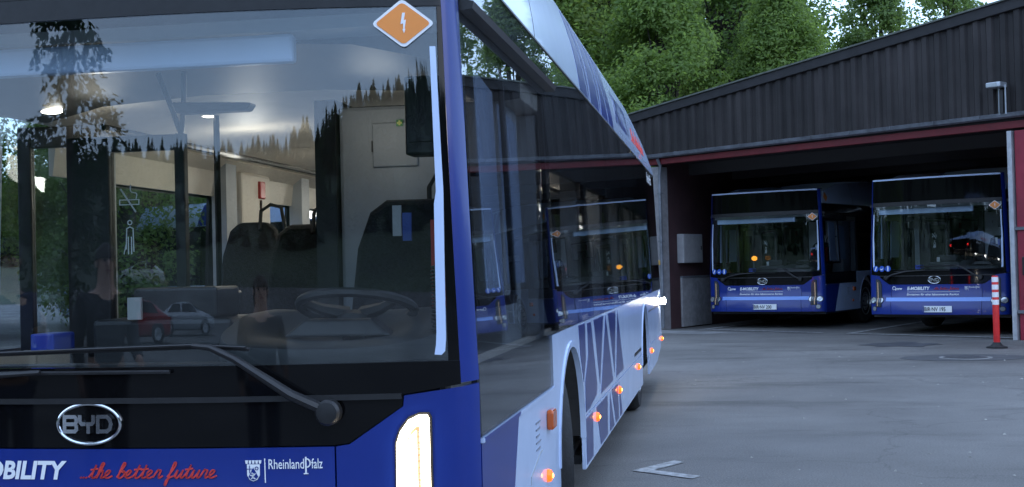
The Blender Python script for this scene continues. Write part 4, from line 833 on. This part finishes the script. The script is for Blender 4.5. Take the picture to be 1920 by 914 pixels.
# ------------------------------------------------------------------ parked cars behind the photographer (seen in the windscreen)
def make_car(paint):
    C = empty('parked_car')
    W2 = .88
    def wid(z): return W2*(1 if z < .85 else 1-.30*((z-.85)/.62)**1.1)
    def ring(x, zs): return [(x, y, z) for y, z in zs]
    # lofted body: stations along x (length), each with a closed section
    stn = [(-2.05,.35,.72,.72),(-1.95,.22,.85,.88),(-1.7,.2,.92,.95),(-1.05,.2,.95,1.40),(-.4,.2,.95,1.48),(.3,.2,.95,1.45),(.95,.2,.95,1.05),(1.5,.2,.90,.93),(1.9,.22,.78,.80),(2.08,.33,.6,.62)]
    v = []; f = []; n = 12
    for x, z0, zb, zt in stn:
        k = 1 if abs(x) < 1.8 else (.93 if abs(x) < 2 else .8)
        sec = [(.6,z0),(.82,z0+.05),(1.,.5),(.99,zb*.9),(.96,zb)] ; r_ = [(a*W2*k, b) for a, b in sec]+[(W2*k*(.96-.26*min(1, (zt-zb)/.5)), zt)]
        s_ = r_+[(-a, b) for a, b in r_[::-1]]; v += [(x, a, b) for a, b in s_]
    for i in range(len(stn)-1):
        for j in range(n): f.append((i*n+j, i*n+(j+1) % n, (i+1)*n+(j+1) % n, (i+1)*n+j))
    f += [tuple(range(n)), tuple(range((len(stn)-1)*n, len(stn)*n))]
    b = MB().add(v, f).build('body', paint, C, True); sm = b.modifiers.new('sub', 'SUBSURF'); sm.levels = 1; sm.render_levels = 1
    G_ = mat('car_glass', (.01,.012,.014), .05, spec=.8)
    for sd_ in (1, -1):
        for poly in ([(-1.35,.97),(-.42,.99),(-.42,1.36),(-1.0,1.32)], [(-.34,.99),(.78,.98),(.28,1.34),(-.34,1.37)]):
            MB().prism(poly, lambda a, c, d: (a, sd_*(.845-.42*(c-.95)+d), c), -.02, .02).build('side_window', G_, C)
        for x in (-1.3, 1.32):
            w_ = empty('wheel'); w_.parent = C; w_.location = (x, sd_*.78, .31)
            MB().lathe([(.2,-.1),(.31,-.1),(.31,.1),(.2,.1)], (0,0,0), 'y', 22).build('tyre', RUBBER, w_); MB().lathe([(.19,sd_*.06),(.2,sd_*.108),(.05,sd_*.1)], (0,0,0), 'y', 18).build('rim', ALU, w_)
            MB().lathe([(.35,-.005),(.35,.03),(.3,.031)], (x, sd_*.85-.012, .34), 'y', 22).build('wheel_arch', BLACKP, C)
        MB().lathe([(.09,-.03),(.08,.03),(.03,.05)], (1.95, sd_*.6, .68), 'x', 14).build('headlight', LENS, C, True)
        MB().box((-2.06,sd_*.62-.08,.72),(-1.95,sd_*.62+.08,.85)).build('tail_light', TAILOFF, C, bevel=.02)
    MB().add([(.42,-.6,1.40),(.42,.6,1.40),(.98,.72,1.02),(.98,-.72,1.02)], [(0,1,2,3)]).add([(.42,-.6,1.42),(.42,.6,1.42),(1.0,.72,1.05),(1.0,-.72,1.05)], [(0,1,2,3)]).build('windscreen', G_, C)
    MB().box((-2.11,-.26,.45),(-2.06,.26,.56)).build('number_plate', WFILM, C)
    return C
car0 = make_car(mat('car_silver', (.5,.52,.55), .3, metal=.3, coat=.6))
CG_ = 'cars parked behind the photographer'
def place_car(first, az, dist, P0, rot, paint, label):
    c = car0 if first else copy_tree(car0)
    x = P0+dist*math.sin(R(az)); y = -.13-dist*math.cos(R(az)); c.location = (x, y, gz(x, y)); c.rotation_euler = (0, 0, R(rot)); tag(c, label, 'car', CG_)
    if paint:
        for o in c.children:
            if o.name.split('.')[0] == 'body': o.material_slots[0].link = 'OBJECT'; o.material_slots[0].material = paint
    return c
place_car(True, -17.9, 37, -.9, -17.9, None, 'silver hatchback mirrored in the lower middle of the windscreen')
place_car(False, -22.6, 46, -1.1, 160, mat('car_white', (.78,.79,.8), .3, coat=.6), 'white hatchback on the upper terrace mirrored above the red car')
place_car(False, -35.5, 29, -1.5, -30, MATS['car_white'], 'white car mirrored at the left edge of the windscreen')
rc = place_car(False, -23.5, 31, -1.1, 157, mat('car_red', (.3,.012,.014), .3, coat=.6), 'long red car mirrored beside the silver hatchback'); rc.scale = (1.08,1.05,1.1)

# ------------------------------------------------------------------ people standing before the bus, seen in the windscreen
SKIN = mat('skin', (.52,.32,.24), .55, noise=.06); HAIR = mat('dark_hair', (.025,.018,.014), .7, noise=.3, nscale=40)
def skinmesh(name, verts, edges, rads, m, parent, root=0):
    me = bpy.data.meshes.new(name); me.from_pydata(verts, edges, []); me.materials.append(m)
    o = bpy.data.objects.new(name, me); COL.objects.link(o); o.parent = parent
    o.modifiers.new('skin', 'SKIN').use_smooth_shade = True; sb = o.modifiers.new('sub', 'SUBSURF'); sb.levels = 2; sb.render_levels = 2
    for i, r_ in enumerate(rads):
        q = me.skin_vertices[0].data[i]; q.radius = r_ if isinstance(r_, tuple) else (r_, r_); q.use_root = i == root
    return o
def person(loc, face, h, top, legs, label, arm_up=False, long_hair=False, sleeves=True):
    e = empty('person', loc, face, label=label, cat='person'); k = h/1.8; e.scale = (k, k, k)
    # facing +Y in local space
    ra = [(.2,0,1.44),(.25,-.02,1.16),(.24,.18,1.05)] if not arm_up else [(.2,0,1.44),(.27,.0,1.17),(.2,.24,1.28)]
    V = [(0,0,.95),(0,0,1.15),(0,-.01,1.38),(0,0,1.5),(0,.01,1.6),(0,.02,1.70),(0,.01,1.77), (.1,0,.9),(.105,.02,.5),(.11,-.01,.1),(.12,.12,.03), (-.1,0,.9),(-.105,.02,.5),(-.11,-.01,.1),(-.12,.12,.03)]+ra+[(-.2,0,1.44),(-.25,-.02,1.16),(-.24,.1,.94)]
    E_ = [(0,1),(1,2),(2,3),(3,4),(4,5),(5,6),(0,7),(7,8),(8,9),(9,10),(0,11),(11,12),(12,13),(13,14),(2,15),(15,16),(16,17),(2,18),(18,19),(19,20)]
    Rr = [(.15,.11),(.14,.1),(.15,.1),.062,(.072,.085),(.078,.095),(.055,.07), .085,.06,.042,.035, .085,.06,.042,.035, .058,.042,.03,.058,.042,.03]
    for hx, i0 in ((1, 17), (-1, 20)):      # hands: palm and five fingers
        b = Vector(V[i0]); pd = (b-Vector(V[i0-1])).normalized(); pi = len(V); V.append(tuple(b+pd*.09)); E_.append((i0, pi)); Rr.append((.035,.018))
        sdv = pd.cross(Vector((hx,0,0))).normalized()
        for q in range(4):
            o1 = b+pd*(.13-.008*abs(q-1.5))+sdv*(q-1.5)*.022; o2 = o1+pd*.05+Vector((-hx*.02,0,0)); V += [tuple(o1), tuple(o2)]; E_ += [(pi, len(V)-2), (len(V)-2, len(V)-1)]; Rr += [.009,.008]
        t1 = b+pd*.06+sdv*-.05; t2 = t1+pd*.04; V += [tuple(t1), tuple(t2)]; E_ += [(pi, len(V)-2), (len(V)-2, len(V)-1)]; Rr += [.011,.009]
    skinmesh('body', V, E_, Rr, SKIN, e)
    MB().lathe([(.004,.0),(.014,.008),(.012,.03),(.004,.05)], (0,.11,1.655), 'z', 8).build('nose', SKIN, e, True)
    for sx in (-1, 1):
        MB().lathe([(.002,-.006),(.011,0),(.002,.007)], (sx*.033,.107,1.70), 'y', 8).build('eye', BLACKP, e, True)
        MB().lathe([(.01,-.008),(.03,0),(.012,.008)], (sx*.084,.01,1.68), 'x', 10).build('ear', SKIN, e, True)
    MB().box((-.025,.098,1.628),(.025,.108,1.636)).build('mouth', mat('lips', (.35,.13,.11), .5), e)
    hv = []; hf = []; na_, nb_ = 14, 6
    for i in range(nb_):
        for j in range(na_):
            t_ = math.pi*.5*i/(nb_-1); a = 6.283*j/na_; dr = 1-.0*i; back = max(0, -math.sin(a)); z = 1.715+.11*math.cos(t_)-(.06*back+(.2*back if long_hair else 0))*(i/(nb_-1))**2; hv.append((.09*math.sin(t_)*math.cos(a), .005+.112*math.sin(t_)*math.sin(a), z))
    for i in range(nb_-1):
        for j in range(na_): hf.append((i*na_+j, i*na_+(j+1) % na_, (i+1)*na_+(j+1) % na_, (i+1)*na_+j))
    MB().add(hv, hf).build('hair', HAIR, e, True)
    sa = Vector(V[15]); sb_ = Vector(V[16]); sc_ = Vector(V[18]); sd_ = Vector(V[19])
    skinmesh('shirt', [(0,0,.93),(0,0,1.15),(0,-.01,1.38),(0,0,1.47),tuple(sa),tuple(sa*.4+sb_*.6),tuple(sc_),tuple(sc_*.4+sd_*.6)]+([tuple(sb_),tuple(Vector(V[17])),tuple(sd_),tuple(Vector(V[20]))] if sleeves else []), [(0,1),(1,2),(2,3),(2,4),(4,5),(2,6),(6,7)]+([(5,8),(8,9),(7,10),(10,11)] if sleeves else []), [(.175,.135),(.165,.125),(.175,.125),.075,.075,.065,.075,.065]+([.06,.045,.06,.045] if sleeves else []), top, e)
    skinmesh('trousers', [(0,0,.97),(.1,0,.88),(.105,.02,.5),(.11,-.01,.09),(-.1,0,.88),(-.105,.02,.5),(-.11,-.01,.09)], [(0,1),(1,2),(2,3),(0,4),(4,5),(5,6)], [(.165,.125),.105,.08,.07,.105,.08,.07], legs, e)
    for sx in (-1, 1): MB().prism([(-.06,-.1),(.06,-.1),(.065,.08),(.03,.17),(-.03,.17),(-.065,.08)], lambda a, b, d: (sx*.115+a, b, d), 0, .075).build('shoe', BLACKP, e, bevel=.02)
    return e
NAVY = mat('navy_cloth', (.012,.02,.075), .85, noise=.2); DARKC = mat('dark_cloth', (.02,.02,.024), .9, noise=.2); DENIM = mat('denim', (.03,.045,.09), .9, noise=.3, nscale=30)
person((-2.62,-3.0,0), R(-40), 1.80, DARKC, DARKC, 'dark-haired person in dark clothes mirrored in the windscreen, arms hanging')
pe = person((-2.95,-2.05,0), R(-50), 1.78, NAVY, DENIM, 'person in navy polo shirt with one bent arm, mirrored far left', True, False, False)
person((-1.26,-3.56,0), R(-15), 1.60, DARKC, DENIM, 'shorter person with long dark hair mirrored below the passenger seat', False, True)

# ------------------------------------------------------------------ grit and fallen leaves on the yard
rn = random.Random(77); gr = MB()
for i in range(150):
    x, y = rn.uniform(.2, 9), rn.uniform(3, 17); z = gz(x, y); q = rn.uniform(.006, .022); a = rn.uniform(0, 6.28)
    gr.add([(x+q*math.cos(a+t)*rn.uniform(.6,1.2), y+q*math.sin(a+t)*rn.uniform(.6,1.2), z+.001) for t in (0,1.6,3.1,4.7)]+[(x, y, z+q*.6)], [(0,1,4),(1,2,4),(2,3,4),(3,0,4)])
tag(gr.build('grit', mat('pale_grit', (.33,.32,.29), .9, noise=.5, nscale=2)), 'pale grit and scraps scattered over the yard', 'grit', kind='stuff')
